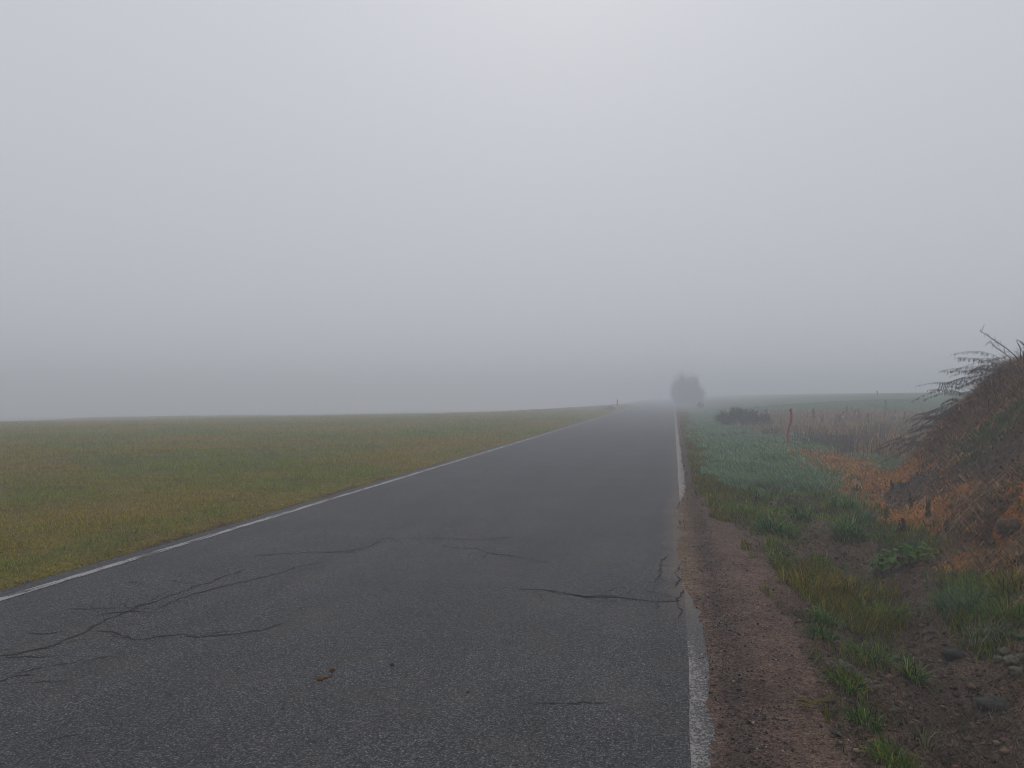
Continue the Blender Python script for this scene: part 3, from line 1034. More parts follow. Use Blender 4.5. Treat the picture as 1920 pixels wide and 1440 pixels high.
G1 = [(0.026, 0.060, 0.012), (0.070, 0.150, 0.030), (0.120, 0.215, 0.070), (0.060, 0.120, 0.020)]
G2 = [(0.035, 0.075, 0.010), (0.095, 0.175, 0.020), (0.150, 0.215, 0.032), (0.080, 0.130, 0.015)]
G3 = [(0.220, 0.185, 0.018), (0.125, 0.155, 0.016), (0.250, 0.165, 0.022), (0.075, 0.060, 0.014)]
tussock(1452, 1000, 520, 0.26, 0.17, G1, 'dark green tussock beside the soil shoulder, with dead blades under it', 0.35, 3.4)
tussock(1500, 975, 260, 0.24, 0.12, G1, 'dark green tussock touching the pile of withered leaves', 0.3, 3.6)
tussock(1418, 935, 240, 0.20, 0.16, G2, 'green tussock between soil shoulder and withered leaf pile', 0.2, 2.5)
tussock(1590, 1012, 420, 0.28, 0.14, G1, 'upright green tussock next to the nettle patch', 0.3, 0.3)
tussock(1618, 985, 260, 0.26, 0.13, G1, 'pale tipped green tussock behind the nettle patch', 0.4, 0.2, tips=(0.14, 0.19, 0.15))
tussock(1580, 955, 240, 0.22, 0.16, G1, 'dark green tussock at the rim of the rust orange grass', 0.2, 2.0)
tussock(1545, 1062, 200, 0.15, 0.09, G2, 'small green tussock at the head of the muddy gully')
tussock(1510, 1100, 380, 0.16, 0.20, G3, 'yellowed tussock at the shoulder side of the gully', 0.2, 3.0)
tussock(1590, 1118, 420, 0.16, 0.20, G3, 'browning yellow tussock in the middle of the gully rim', 0.2, 5.5)
tussock(1650, 1165, 460, 0.20, 0.17, G2, 'lush green tussock hanging over the muddy gully', 0.5, 5.6)
tussock(1550, 1165, 200, 0.12, 0.11, G1, 'short dark green tussock below the yellowed grass')
tussock(1540, 1195, 160, 0.10, 0.09, G1, 'flat green tussock on bare shoulder soil', 0.3, 3.3)
tussock(1630, 1235, 320, 0.16, 0.12, G2, 'round bright green tussock with grey broken blades', 0.2, 4.5, tips=(0.14, 0.17, 0.12))
tussock(1590, 1285, 170, 0.09, 0.09, G2, 'low mossy green tussock on the gully rim')
tussock(1712, 1275, 190, 0.15, 0.06, G2, 'lone green tussock standing in the wet mud', 0.2, 0.0)
tussock(1620, 1355, 170, 0.08, 0.08, G1, 'low dark green tussock beside the curled yellow leaf')
tussock(1672, 1425, 260, 0.07, 0.10, G2, 'mossy bright green cushion with a tiny yellow flower')
tussock(1800, 1150, 420, 0.24, 0.15, G1, 'frosted blue green tussock across the gully', 0.5, 3.3, tips=(0.17, 0.22, 0.19))
tussock(1848, 1125, 320, 0.20, 0.17, G2, 'deep green tussock under the foot of the earth bank')
tussock(1895, 1110, 320, 0.22, 0.17, G3, 'yellow green tussock under the foot of the earth bank', 0.2, 2.0)
tussock(1898, 1165, 300, 0.20, 0.14, G2, 'green tussock above the pale broad leaf weed')
tussock(1845, 1205, 150, 0.20, 0.08, [(0.15, 0.17, 0.12), (0.09, 0.12, 0.06), (0.2, 0.2, 0.15)], 'bleached grass tuft drooping down the clod', 0.8, 4.4)
tussock(1775, 1125, 180, 0.14, 0.10, G2, 'small green tussock at the bend of the gully')
tussock(1735, 1400, 26, 0.17, 0.05, [(0.16, 0.14, 0.085), (0.11, 0.12, 0.05)], 'few pale dry grass stalks in the dark mud', name='grass_stalks')
tussock(1465, 1060, 160, 0.11, 0.10, G1, 'low green tussock with flat leaves beside the soil shoulder')


def leaf_mesh(name, L, W, col, col2, fold=0.25, droop=0.5, mat=None, teeth=0.0, nseg=5):
    Vv = []
    for i in range(nseg + 1):
        t = i / nseg
        wv = W * 0.5 * (math.sin(math.pi * min(1, t * 0.92 + 0.06)) ** 0.8) * (1 + (teeth if i % 2 else -teeth))
        if i == nseg:
            wv = 0.0008
        xx_ = L * t * (1 - 0.25 * droop * t)
        zz = L * (0.25 * t - droop * t * t * 0.75)
        Vv += [(xx_, -wv, zz + fold * wv), (xx_, 0, zz), (xx_, wv, zz + fold * wv)]
    q = []
    for i in range(nseg):
        o = 3 * i
        q += [(o, o + 3, o + 4, o + 1), (o + 1, o + 4, o + 5, o + 2)]
    c = np.array([np.array(col) * (1 - (k // 3) / nseg) + np.array(col2) * ((k // 3) / nseg) for k in range(len(Vv))])
    return np_mesh(name, Vv, quads=np.array(q), col=c, mat=mat or M_GRASS, smooth=True)


def tube(pts, rad, sides=5):
    pts = np.asarray(pts, float)
    n = len(pts)
    rad = np.broadcast_to(np.asarray(rad, float), (n,))
    T = np.gradient(pts, axis=0)
    T /= np.linalg.norm(T, axis=1)[:, None] + 1e-9
    ref = np.where(np.abs(T[:, 2:3]) > 0.9, np.array([[1.0, 0, 0]]), np.array([[0, 0, 1.0]]))
    A = np.cross(T, ref)
    A /= np.linalg.norm(A, axis=1)[:, None] + 1e-9
    Bv = np.cross(T, A)
    th = np.arange(sides) * 2 * math.pi / sides
    Vv = pts[:, None, :] + rad[:, None, None] * (np.cos(th)[None, :, None] * A[:, None, :] + np.sin(th)[None, :, None] * Bv[:, None, :])
    v = np.arange(n * sides).reshape(n, sides)
    nx_ = np.roll(v, -1, axis=1)
    q = np.stack([v[:-1], nx_[:-1], nx_[1:], v[1:]], -1).reshape(-1, 4)
    return Vv.reshape(-1, 3), q


class MB:
    """collects tubes and faces into one mesh"""

    def __init__(s):
        s.V, s.Q, s.T, s.C, s.n = [], [], [], [], 0

    def add(s, Vv, q=None, t=None, col=(0.1, 0.1, 0.1)):
        Vv = np.asarray(Vv, float).reshape(-1, 3)
        if q is not None and len(q):
            s.Q.append(np.asarray(q) + s.n)
        if t is not None and len(t):
            s.T.append(np.asarray(t) + s.n)
        c = np.asarray(col, float)
        s.C.append(np.broadcast_to(c, (len(Vv), 3)) if c.ndim == 1 else c)
        s.V.append(Vv)
        s.n += len(Vv)

    def tube(s, pts, rad, col, sides=5):
        Vv, q = tube(pts, rad, sides)
        s.add(Vv, q, col=col)

    def mesh(s, name, mat, smooth=False):
        return np_mesh(name, np.concatenate(s.V), np.concatenate(s.Q) if s.Q else None, np.concatenate(s.T) if s.T else None, np.concatenate(s.C), mat, smooth)


def put(o, loc, rot=(0, 0, 0), s=1.0):
    o.location = [float(c) for c in loc]
    o.rotation_euler = rot
    o.scale = (s, s, s)
    return o


# nettle patch: one plant clump of several shoots
NET = [leaf_mesh('leaf', 0.095, 0.055, c1, c2, 0.3, 0.55, teeth=0.10, nseg=7) for c1, c2 in
       (((0.060, 0.140, 0.026), (0.080, 0.170, 0.034)), ((0.095, 0.185, 0.032), (0.12, 0.20, 0.04)), ((0.16, 0.20, 0.03), (0.19, 0.21, 0.04)), ((0.028, 0.062, 0.016), (0.04, 0.085, 0.02)))]
p0 = hit(1690, 1062)
net = empty('nettle_clump', p0)
tag(net, 'bright green nettle clump with drooping toothed leaves at the bank foot', 'nettle')
dp = depth_of(p0)
for i in range(19):
    t = i / 18.0
    top_px = 1640 + 105 * t + R.uniform(-8, 8)
    top_py = 1040 - 22 * math.sin(t * 2.3) + R.uniform(-6, 14)
    dd = dp + R.uniform(-0.15, 0.25)
    tip = at_depth(top_px, top_py, dd)
    gx0, gy0 = tip[0] + R.uniform(-0.05, 0.05), tip[1] + R.uniform(-0.05, 0.05)
    b0 = np.array([gx0, gy0, float(Z(gx0, gy0))])
    if tip[2] < b0[2] + 0.07:
        tip[2] = b0[2] + 0.07 + R.uniform(0, 0.06)
    pts = np.array([b0 + (tip - b0) * s for s in np.linspace(0, 1, 4)]) - p0
    mb = MB()
    mb.tube(pts, np.linspace(0.003, 0.0015, 4), (0.06, 0.09, 0.03))
    st = mesh_obj('stem', mb.mesh('stem', M_GRASS), net)
    for k in range(6):
        s = 1 - 0.14 * k
        q = b0 + (tip - b0) * s - p0
        lm = NET[2 if (t > 0.72 and R.random() < 0.6) else R.choice([0, 0, 1, 1, 3])]
        put(mesh_obj('leaf', lm, st), q, (R.uniform(-0.25, 0.25), R.uniform(0.0, 0.5), k * 1.9 + R.uniform(-0.6, 0.6)), R.uniform(0.75, 1.25))


def rosette(px, py, nleaf, L, W, cols_, label, name='broadleaf_weed', up=0.15):
    p0 = hit(px, py)
    e = empty(name, p0 + np.array([0, 0, 0.008]))
    for k in range(nleaf):
        c = cols_[k % len(cols_)]
        me = leaf_mesh('leaf', L * R.uniform(0.7, 1.2), W * R.uniform(0.8, 1.2), c, tuple(1.15 * q for q in c), 0.35, 0.35, nseg=5)
        put(mesh_obj('leaf', me, e), (0, 0, 0), (R.uniform(-0.2, 0.2), -up + R.uniform(-0.25, 0.15), k * 2.4 + R.uniform(-0.4, 0.4)))
    tag(e, label, 'weed', 'broad leaf weeds on the verge')
    return e


rosette(1592, 1163, 10, 0.11, 0.035, [(0.04, 0.062, 0.036), (0.055, 0.08, 0.05)], 'dark dandelion like rosette under the overhanging yellow grass')
rosette(1908, 1200, 12, 0.085, 0.028, [(0.055, 0.11, 0.05), (0.075, 0.13, 0.075)], 'broad leaf weed with pale green leaves at the frame of bank grass', up=0.35)
rosette(1470, 1040, 9, 0.10, 0.05, [(0.05, 0.095, 0.035), (0.04, 0.075, 0.03)], 'small leafy green weed beside the grass tussock and the shoulder')
rosette(1685, 1240, 8, 0.10, 0.028, [(0.10, 0.12, 0.085), (0.08, 0.105, 0.065)], 'grey green weed leaves lying beside the round bright tussock')
rosette(1580, 1255, 7, 0.09, 0.025, [(0.085, 0.105, 0.075), (0.06, 0.08, 0.05)], 'grey green leaf tuft on the gully rim')
rosette(1565, 1380, 10, 0.05, 0.02, [(0.075, 0.082, 0.06), (0.09, 0.07, 0.06)], 'tiny grey leaf rosette on the brown shoulder soil')
rosette(1735, 1240, 6, 0.06, 0.022, [(0.09, 0.12, 0.06)], 'small pale weed on the gully wall above the mud')
rosette(1690, 915, 8, 0.14, 0.05, [(0.035, 0.06, 0.025), (0.05, 0.075, 0.03)], 'dark leafy weed before the grey soil heap', up=0.6)
rosette(1860, 1022, 7, 0.10, 0.03, [(0.07, 0.085, 0.035), (0.05, 0.06, 0.03)], 'weed in the dark hollow of the earth bank', up=0.3)


def wilted(px, py, h, label, nl=10, cols_=((0.06, 0.045, 0.03), (0.09, 0.075, 0.035), (0.045, 0.038, 0.028)), lean=(0, 0)):
    p0 = hit(px, py)
    e = empty('wilted_weed', p0)
    pts = np.array([(lean[0] * t * t * h, lean[1] * t * t * h, h * t) for t in np.linspace(0, 1, 5)])
    mb = MB()
    mb.tube(pts, np.linspace(0.0045, 0.002, 5), (0.07, 0.05, 0.03))
    st = mesh_obj('stem', mb.mesh('stem', M_DRY), e)
    for k in range(nl):
        t = 0.3 + 0.7 * k / max(1, nl - 1)
        me = leaf_mesh('leaf', R.uniform(0.05, 0.10), R.uniform(0.02, 0.035), cols_[k % len(cols_)], cols_[(k + 1) % len(cols_)], 0.6, 1.6, M_DRY, nseg=4)
        put(mesh_obj('leaf', me, st), (lean[0] * t * t * h, lean[1] * t * t * h, h * t), (R.uniform(-0.4, 0.4), R.uniform(0.1, 0.7), k * 2.3 + R.uniform(-0.5, 0.5)))
    tag(e, label, 'weed', 'wilted weeds at the bank foot')
    return e


wilted(1740, 975, 0.26, 'dark wilted weed stalk standing before the rust orange patch', 16)
wilted(1662, 975, 0.22, 'yellowing wilted weed behind the nettle clump', 9, ((0.16, 0.13, 0.035), (0.12, 0.10, 0.03), (0.06, 0.05, 0.03)))
wilted(1708, 960, 0.24, 'brown wilted weed with drooping leaves beside the dark stalk', 10)
wilted(1692, 1000, 0.18, 'short blackened weed above the nettle clump', 10)
wilted(1775, 1000, 0.16, 'dark leafy wilted weed at the foot of the straw slope', 12, ((0.04, 0.05, 0.028), (0.06, 0.05, 0.03)))
wilted(1672, 925, 0.20, 'green brown weed at the edge of the grey soil heap', 10, ((0.05, 0.065, 0.03), (0.06, 0.05, 0.03)))
wilted(1605, 922, 0.12, 'small black weed in the rust orange grass', 6)
wilted(1912, 972, 0.22, 'yellow leaved weed on the earth bank above the dark hollow', 8, ((0.26, 0.19, 0.035), (0.05, 0.045, 0.03), (0.2, 0.13, 0.03)))
wilted(1607, 848, 0.22, 'lone brown weed stump on the rust orange grass near the red post', 12, ((0.06, 0.035, 0.028), (0.08, 0.05, 0.04)))

# pile of withered leaves
p0 = hit(1468, 948)
pile = empty('withered_leaf_pile', p0)
LV = [leaf_mesh('leaf', 0.09, 0.04, c, c, 0.6, 1.0, M_DRY, nseg=4) for c in ((0.15, 0.125, 0.115), (0.055, 0.042, 0.042), (0.085, 0.06, 0.052), (0.20, 0.175, 0.16))]
for k in range(70):
    ax, ay = R.gauss(0, 0.16), R.gauss(0, 0.14)
    dz = float(Z(p0[0] + ax, p0[1] + ay)) - p0[2]
    put(mesh_obj('leaf', LV[R.choice([0, 1, 1, 2, 2, 3])], pile), (ax, ay, dz + R.uniform(0.01, 0.13) * math.exp(-(ax * ax + ay * ay) / 0.04)), (R.uniform(-0.9, 0.9), R.uniform(-0.7, 0.7), R.uniform(0, 6.28)), R.uniform(0.5, 1.2))
tag(pile, 'pile of grey and purple brown withered leaves between tussocks', 'leaf pile')


# dry dock stalks among the tan weeds
def dock(px, py, top_py, label, bend=0.0, dense=1.0, col=(0.075, 0.050, 0.046), twin=False):
    p0 = hit(px, py)
    d = depth_of(p0)
    h = (py - top_py) / FPX * d
    e = empty('dock_stalk', p0)
    mb = MB()
    t = np.linspace(0, 1, 7)
    path = np.stack([bend * h * t ** 2, 0 * t, h * t], -1)
    mb.tube(path, np.linspace(0.007, 0.004, 7), col)
    mesh_obj('stem', mb.mesh('stem', M_DRY), e)
    n = int(150 * dense)
    tt = rng.uniform(0.45, 1.0, n)
    w = 0.16 * (1.15 - tt) * h + 0.015
    a = rng.uniform(0, 2 * math.pi, n)
    rr = w * np.sqrt(rng.random(n))
    P = np.stack([bend * h * tt ** 2 + rr * np.cos(a), rr * np.sin(a), h * tt], -1)
    mesh_obj('seed_head', lumps('seed_head', P, np.full(n, 0.013) * rng.uniform(0.6, 1.3, n), pal(n, [col, tuple(1.4 * c for c in col)], 0.2), OCT_V, OCT_F, M_DRY, 0.3, 1.3), e)
    tag(e, label, 'dock stalk', 'dry dock stalks among the tan weeds')
    return e


dock(1525, 800, 765, 'thick dark dock stalk standing next after the red post')
dock(1541, 803, 778, 'short dock stalk beside the thick dark one', 0.1, 0.5)
dock(1569, 806, 770, 'curved dock stalk leaning over the tan weeds', 0.35, 0.6)
dock(1588, 800, 762, 'tallest dock stalk in the purple brown weed clump', 0.0, 0.8, (0.10, 0.072, 0.066))
dock(1600, 802, 768, 'slim pale dock stalk in the purple brown weed clump', 0.1, 0.6, (0.12, 0.09, 0.08))
dock(1612, 800, 766, 'bushy dock stalk at the heart of the purple brown weed clump', -0.1, 1.0, (0.10, 0.07, 0.066))
dock(1628, 808, 775, 'dock stalk at the bank side of the purple brown weed clump', 0.0, 0.7)
dock(1661, 806, 750, 'lone slender dock stalk reaching against the green field', 0.0, 0.6, (0.07, 0.062, 0.055))
dock(1676, 804, 768, 'short slender dock stalk near the drooping bank grass', 0.1, 0.4, (0.08, 0.07, 0.06))
dock(1694, 808, 772, 'dock stalk half hidden by the drooping bank grass', 0.1, 0.7, (0.08, 0.06, 0.055))
dock(1578, 800, 775, 'leaning dock stalk before the purple brown weed clump', -0.4, 0.5)

# fine purplish stems and white dried flower heads among the weeds
n = 2600
q = np.array([hit(x_, y_)[:2] for x_, y_ in ((1500, 806), (1700, 806))])
u = rng.random(n)
bx = 4.2 + 5.5 * rng.random(n)
by = 21 + 10 * rng.random(n)
cl = fbm(bx, by, 0.7, 3, 151)
m = (cl > 0.22)
bx, by, cl = bx[m], by[m], cl[m]
n = len(bx)
tag(mesh_obj('weed_stems', blade_mesh('weed_stems', np.stack([bx, by, Z(bx, by)], -1), 0.30 + 0.28 * np.clip(cl, 0, 1) + 0.1 * rng.random(n), 0.020, rng.uniform(0, 6.28, n), rng.uniform(0, 0.35, n),
                                       pal(n, [(0.11, 0.08, 0.074), (0.085, 0.064, 0.062), (0.14, 0.105, 0.09)], 0.2), mat=M_DRY)), 'purple brown dry stems massed before the green field', 'weeds', kind='stuff')
n = 900
bx = 3.2 + 5.5 * rng.random(n)
by = 21 + 8 * rng.random(n)
m = fbm(bx, by, 0.8, 3, 153) > 0.0
bx, by = bx[m], by[m]
n = len(bx)
tag(mesh_obj('flower_heads', lumps('flower_heads', np.stack([bx, by, Z(bx, by) + rng.uniform(0.18, 0.42, n)], -1), rng.uniform(0.008, 0.018, n), pal(n, [(0.34, 0.32, 0.28), (0.25, 0.22, 0.17)], 0.15), OCT_V, OCT_F, M_DRY, 0.2, 0.5)),
    'small whitish dried flower heads over the tan weeds', 'flowers', kind='stuff')


n = 9500
bx = rng.uniform(3.6, 7.2, n)
by = rng.uniform(8.5, 21.5, n)
m = (bank_frac(bx, by) > 0.72) & (bank_frac(bx, by) < 1.2) & (bank_top(by) > 0.25)
bx, by = bx[m], by[m]
n = len(bx)
tag(mesh_obj('ridge_hay', blade_mesh('ridge_hay', np.stack([bx, by, Z(bx, by) - 0.02], -1), rng.uniform(0.28, 0.62, n), 0.010, math.pi + 0.3 + 0.55 * rng.standard_normal(n), rng.uniform(0.45, 0.9, n),
                                      np.maximum(pal(n, [(0.21, 0.120, 0.055), (0.13, 0.080, 0.046), (0.28, 0.165, 0.080), (0.085, 0.058, 0.042), (0.33, 0.22, 0.12)], 0.3), 0.01), nseg=4, curl=rng.uniform(0.35, 0.75, n), mat=M_DRY)),
    'long brown hay arching over the ridge of the bank', 'hay', kind='stuff')


# drooping dry grass on the ridge of the bank
def plume(base, L, yaw, rise, droop, idx):
    e = empty('drooping_reed', base)
    t = np.linspace(0, 1, 9)
    hx = L * (0.10 * t + 0.85 * t ** 1.5)
    wig = R.uniform(-0.04, 0.04)
    hz = L * (rise * 1.9 * t - (rise * 1.15 + droop) * t ** 2.1 + wig * np.sin(t * 7.0))
    dirv = np.array([math.cos(yaw), math.sin(yaw), 0])
    path = dirv[None] * hx[:, None] + np.array([0, 0, 1.0])[None] * hz[:, None]
    mb = MB()
    dk = np.array([0.060, 0.050, 0.046]) * R.uniform(0.8, 1.5)
    mb.tube(path, np.linspace(0.0036, 0.0014, 9), dk, 4)
    mesh_obj('stem', mb.mesh('stem', M_DRY), e)
    n = 64
    tt = rng.uniform(0.38, 1.0, n)
    P = np.stack([np.interp(tt, t, path[:, i]) for i in range(3)], -1)
    l = rng.uniform(0.05, 0.11, n) * (1.15 - 0.4 * tt)
    yw = yaw + rng.uniform(-0.9, 0.9, n)
    out = l * rng.uniform(0.2, 0.7, n)
    dn = l * rng.uniform(0.55, 0.95, n)
    D = np.stack([np.cos(yw) * out, np.sin(yw) * out, -dn], -1)
    S = np.stack([-np.sin(yw), np.cos(yw), 0 * yw], -1) * rng.uniform(0.0035, 0.007, n)[:, None]
    Vv = np.stack([P, P + 0.45 * D + S + np.array([0, 0, 0.006]), P + D, P + 0.5 * D - S + np.array([0, 0, 0.006])], 1).reshape(-1, 3)
    o = (np.arange(n) * 4)[:, None]
    qd = np.concatenate([o, o + 1, o + 2, o + 3], 1)
    mesh_obj('seed_plume', np_mesh('seed_plume', Vv, quads=qd, col=np.repeat(pal(n, [tuple(dk), tuple(1.5 * dk), (0.13, 0.10, 0.085)], 0.2), 4, 0), mat=M_DRY), e)
    return e


left = math.atan2(-RGT[1], -RGT[0])
i = 0
for k in range(26):      # the upper spray, standing out against the fog
    px = R.uniform(1815, 1925)
    py = 742 - (px - 1800) * 0.40 + R.uniform(-8, 22)
    b_ = hit(px, py)
    for up_ in (12, 24, 36, 48):
        if depth_of(b_) > 20:
            b_ = hit(px, py + up_)
    if depth_of(b_) > 25:
        continue
    tag(plume(b_, R.uniform(0.75, 1.15), left + R.uniform(-0.5, 0.4), R.uniform(0.15, 0.50), R.uniform(-0.05, 0.40), i), 'dark drooping seed plume reaching from the ridge of the bank', 'dry reed', 'seed plumes on the bank ridge')
for k in range(28):      # the lower spray, drooping to the weeds
    px = R.uniform(1735, 1815)
    py = 812 - (px - 1735) * 0.72 + R.uniform(-6, 26)
    b_ = hit(px, py)
    for up_ in (12, 24, 36, 48):
        if depth_of(b_) > 22:
            b_ = hit(px, py + up_)
    if depth_of(b_) > 25:
        continue
    tag(plume(b_, R.uniform(0.6, 0.95), left + R.uniform(-0.5, 0.5), R.uniform(0.12, 0.32), R.uniform(0.15, 0.5), i), 'dark seed plume bowed down to the tan weeds at the low end of the bank', 'dry reed', 'seed plumes at the end of the bank')


def twig(pts_px, label, side):
    b_ = hit(pts_px[0][0], pts_px[0][1] + 30)
    d = min(depth_of(b_), 15.0)
    P = np.array([at_depth(x_, y_, d) for x_, y_ in pts_px])
    foot = P[0].copy()
    foot[2] = float(Z(foot[0], foot[1])) - 0.02
    P = np.concatenate([[foot], P])
    e = empty('dead_stalk', foot)
    mb = MB()
    mb.tube(P - foot, np.linspace(0.009, 0.003, len(P)), (0.055, 0.045, 0.042))
    mesh_obj('stem', mb.mesh('stem', M_DRY), e)
    mb = MB()
    for k in range(side):
        t = R.uniform(0.35, 1.0) * (len(P) - 1)
        j = min(int(t), len(P) - 2)
        q0 = P[j] + (P[j + 1] - P[j]) * (t - j) - foot
        dv = np.array([R.uniform(-1, 0.4) * RGT[0], R.uniform(-1, 0.4) * RGT[1] * 1.0, R.uniform(-0.7, 0.9)]) * R.uniform(0.05, 0.16)
        mb.tube(np.array([q0, q0 + dv * 0.6 + np.array([0, 0, 0.01]), q0 + dv]), [0.004, 0.003, 0.002], (0.06, 0.05, 0.046), 4)
    mesh_obj('twigs', mb.mesh('twigs', M_DRY), e)
    tag(e, label, 'dead stalk', 'dead stalks on the bank ridge')


twig([(1908, 672), (1890, 655), (1870, 642), (1856, 632), (1838, 621)], 'long bare dead stalk slanting up from the bank ridge', 22)
twig([(1895, 672), (1880, 660), (1863, 648), (1859, 641)], 'short bare dead stalk under the long slanting one', 12)
twig([(1914, 668), (1913, 652), (1905, 638)], 'thin forked dead stalk at the crest of the bank', 8)
twig([(1919, 668), (1921, 650), (1917, 640)], 'upright dead stalk at the crest of the bank', 6)


# ------------------------------------------------------------------ clods, stones, leaves and droppings
def lump_thing(name, px, py, size, col, label, cat, group=None, flat=0.7, mat=None, sink=0.25):
    p0 = spot(px, py)
    nz = fbm(ICO_V[:, 0] * 1.3 + px + 0.7 * ICO_V[:, 2], ICO_V[:, 1] * 1.3 + 0.9 * ICO_V[:, 2] + py, 1.5, 5, 161, 0.62)
    Vv = ICO_V * (1 + 0.42 * nz[:, None]) * np.array([size * R.uniform(0.9, 1.2), size * R.uniform(0.8, 1.1), size * flat])
    o = mesh_obj(name, np_mesh(name, Vv, tris=ICO_F, mat=mat, smooth=True))
    o.location = [float(p0[0]), float(p0[1]), float(p0[2] + size * flat * (1 - 2 * sink) * 0.9)]
    o.rotation_euler = (0, 0, R.uniform(0, 6))
    tag(o, label, cat, group)
    return o


M_CLOD = plain('soil_clod', (0.105, 0.066, 0.042), 0.9, 0.4, 30, 0.03)
M_DCLOD = plain('dark_clod', (0.040, 0.036, 0.030), 0.9, 0.4, 30, 0.03)
M_ROCK = plain('pale_stone', (0.150, 0.115, 0.088), 0.8, 0.25, 30, 0.01)
M_LUMP = plain('pale_clay_lump', (0.098, 0.088, 0.060), 0.85, 0.35, 40, 0.02)
M_DUNG = plain('dung', (0.115, 0.062, 0.020), 0.85, 0.5, 90, 0.01)
M_BLACK = plain('black_stone', (0.016, 0.015, 0.015), 0.7, 0.3, 60, 0.005)
lump_thing('stone', 1633, 1056, 0.036, None, 'rounded brown stone at the foot of the nettle clump', 'stone', mat=M_ROCK)
for (px, py, s, l) in ((1872, 1243, 0.034, 'round clay lump at the low end of the crumbly heap'), (1884, 1228, 0.034, 'clay lump leaning on the round one in the crumbly heap'),
                       (1896, 1247, 0.042, 'largest clay lump in the crumbly heap'), (1905, 1266, 0.036, 'mossy clay lump under the largest one'), (1912, 1236, 0.026, 'small clay lump above the largest one'), (1876, 1222, 0.02, 'smallest clay lump at the top of the crumbly heap')):
    lump_thing('clay_lump', px, py, s, None, l, 'clay lump', 'clay lumps in the crumbly heap', 0.85, M_LUMP, 0.15)
lump_thing('soil_clod', 1790, 1232, 0.085, None, 'dark soil clod in the gully under the bleached grass tuft', 'clod', 'soil clods by the gully', 0.6, M_DCLOD, 0.3)
lump_thing('soil_clod', 1868, 1330, 0.085, None, 'mossy dark clod lying on the wet mud', 'clod', 'soil clods by the gully', 0.55, M_DCLOD, 0.3)
lump_thing('soil_clod', 1895, 990, 0.12, None, 'big earth clod overhanging the dark hollow of the bank', 'clod', 'soil clods by the gully', 0.7, M_CLOD, 0.35)
lump_thing('soil_clod', 1825, 1290, 0.035, None, 'flat brown clod beside the wet mud', 'clod', 'soil clods by the gully', 0.5, M_CLOD)
lump_thing('pebble', 1528, 1307, 0.012, None, 'ochre pebble on the shoulder above the curled yellow leaf', 'pebble', mat=M_ROCK)
lump_thing('black_stone', 735, 1248, 0.013, None, 'small black stone on the asphalt', 'stone', mat=M_BLACK)
lump_thing('black_stone', 877, 1298, 0.012, None, 'flat black chip of stone in a pit of the asphalt', 'stone', mat=M_BLACK, flat=0.35)
for (px, py, s, l) in ((600, 1274, 0.022, 'larger brown dung ball on the asphalt'), (612, 1271, 0.013, 'dung crumb stuck to the larger ball'), (623, 1257, 0.017, 'second dung ball next to the larger one'), (619, 1269, 0.008, 'tiny dung crumb between the two balls'), (530, 1328, 0.008, 'lone dung crumb away from the balls')):
    lump_thing('dung_ball', px, py, s, None, l, 'dung', 'dung on the road', 0.6, M_DUNG)


def fallen(px, py, L, W, c1, c2, label, n=1, yaw=0.0, name='fallen_leaf'):
    p0 = hit(px, py)
    e = empty(name, p0 + np.array([0, 0, 0.012]))
    for k in range(n):
        me = leaf_mesh('blade', L * R.uniform(0.6, 1.1), W, c1, c2, 0.5, 0.15, M_DRY, nseg=6)
        put(mesh_obj('blade', me, e), (R.uniform(-0.03, 0.03), R.uniform(-0.02, 0.02), 0.004 * k), (R.uniform(-0.3, 0.3), R.uniform(-0.15, 0.1), yaw + (math.pi if k % 2 else 0) + R.uniform(-0.5, 0.5)))
    tag(e, label, 'leaf', 'fallen leaves on the soil')


fallen(1522, 1330, 0.13, 0.022, (0.14, 0.105, 0.02), (0.065, 0.065, 0.02), 'curled yellow and green leaf strip on the shoulder soil', 6, 0.2)
fallen(1728, 1362, 0.09, 0.020, (0.15, 0.13, 0.115), (0.12, 0.105, 0.09), 'pale grey curled leaf on the wet mud', 1, 2.5)
fallen(1676, 1320, 0.09, 0.024, (0.12, 0.105, 0.095), (0.10, 0.10, 0.07), 'grey brown dead leaf on the gully rim', 2, 2.3)
fallen(1680, 1338, 0.07, 0.03, (0.07, 0.095, 0.05), (0.08, 0.09, 0.05), 'green fallen leaf under the grey brown one', 2, 3.0)
fallen(1640, 1295, 0.10, 0.022, (0.10, 0.09, 0.085), (0.13, 0.12, 0.11), 'grey strip of dead leaf along the gully rim', 2, 2.4)
fallen(1630, 1390, 0.06, 0.022, (0.13, 0.055, 0.03), (0.10, 0.05, 0.03), 'red brown dead leaf above the mossy cushion', 2, 1.0)

# ------------------------------------------------------------------ posts
M_RED = plain('faded_red_plastic', (0.255, 0.055, 0.042), 0.55, 0.25, 14)
M_PINK = plain('bleached_plastic', (0.33, 0.21, 0.19), 0.6, 0.2, 14)
p0 = hit(1477, 834)
dp = depth_of(p0)
post = empty('red_post', p0)
path_px = [(1477.5, 836), (1476.3, 826), (1475.8, 815), (1477.5, 806), (1480.5, 797), (1483.2, 788), (1484.0, 779), (1483.0, 772), (1482.0, 767)]
PP = np.array([at_depth(x_, y_, dp) for x_, y_ in path_px]) - p0
PP[0, 2] = -0.06


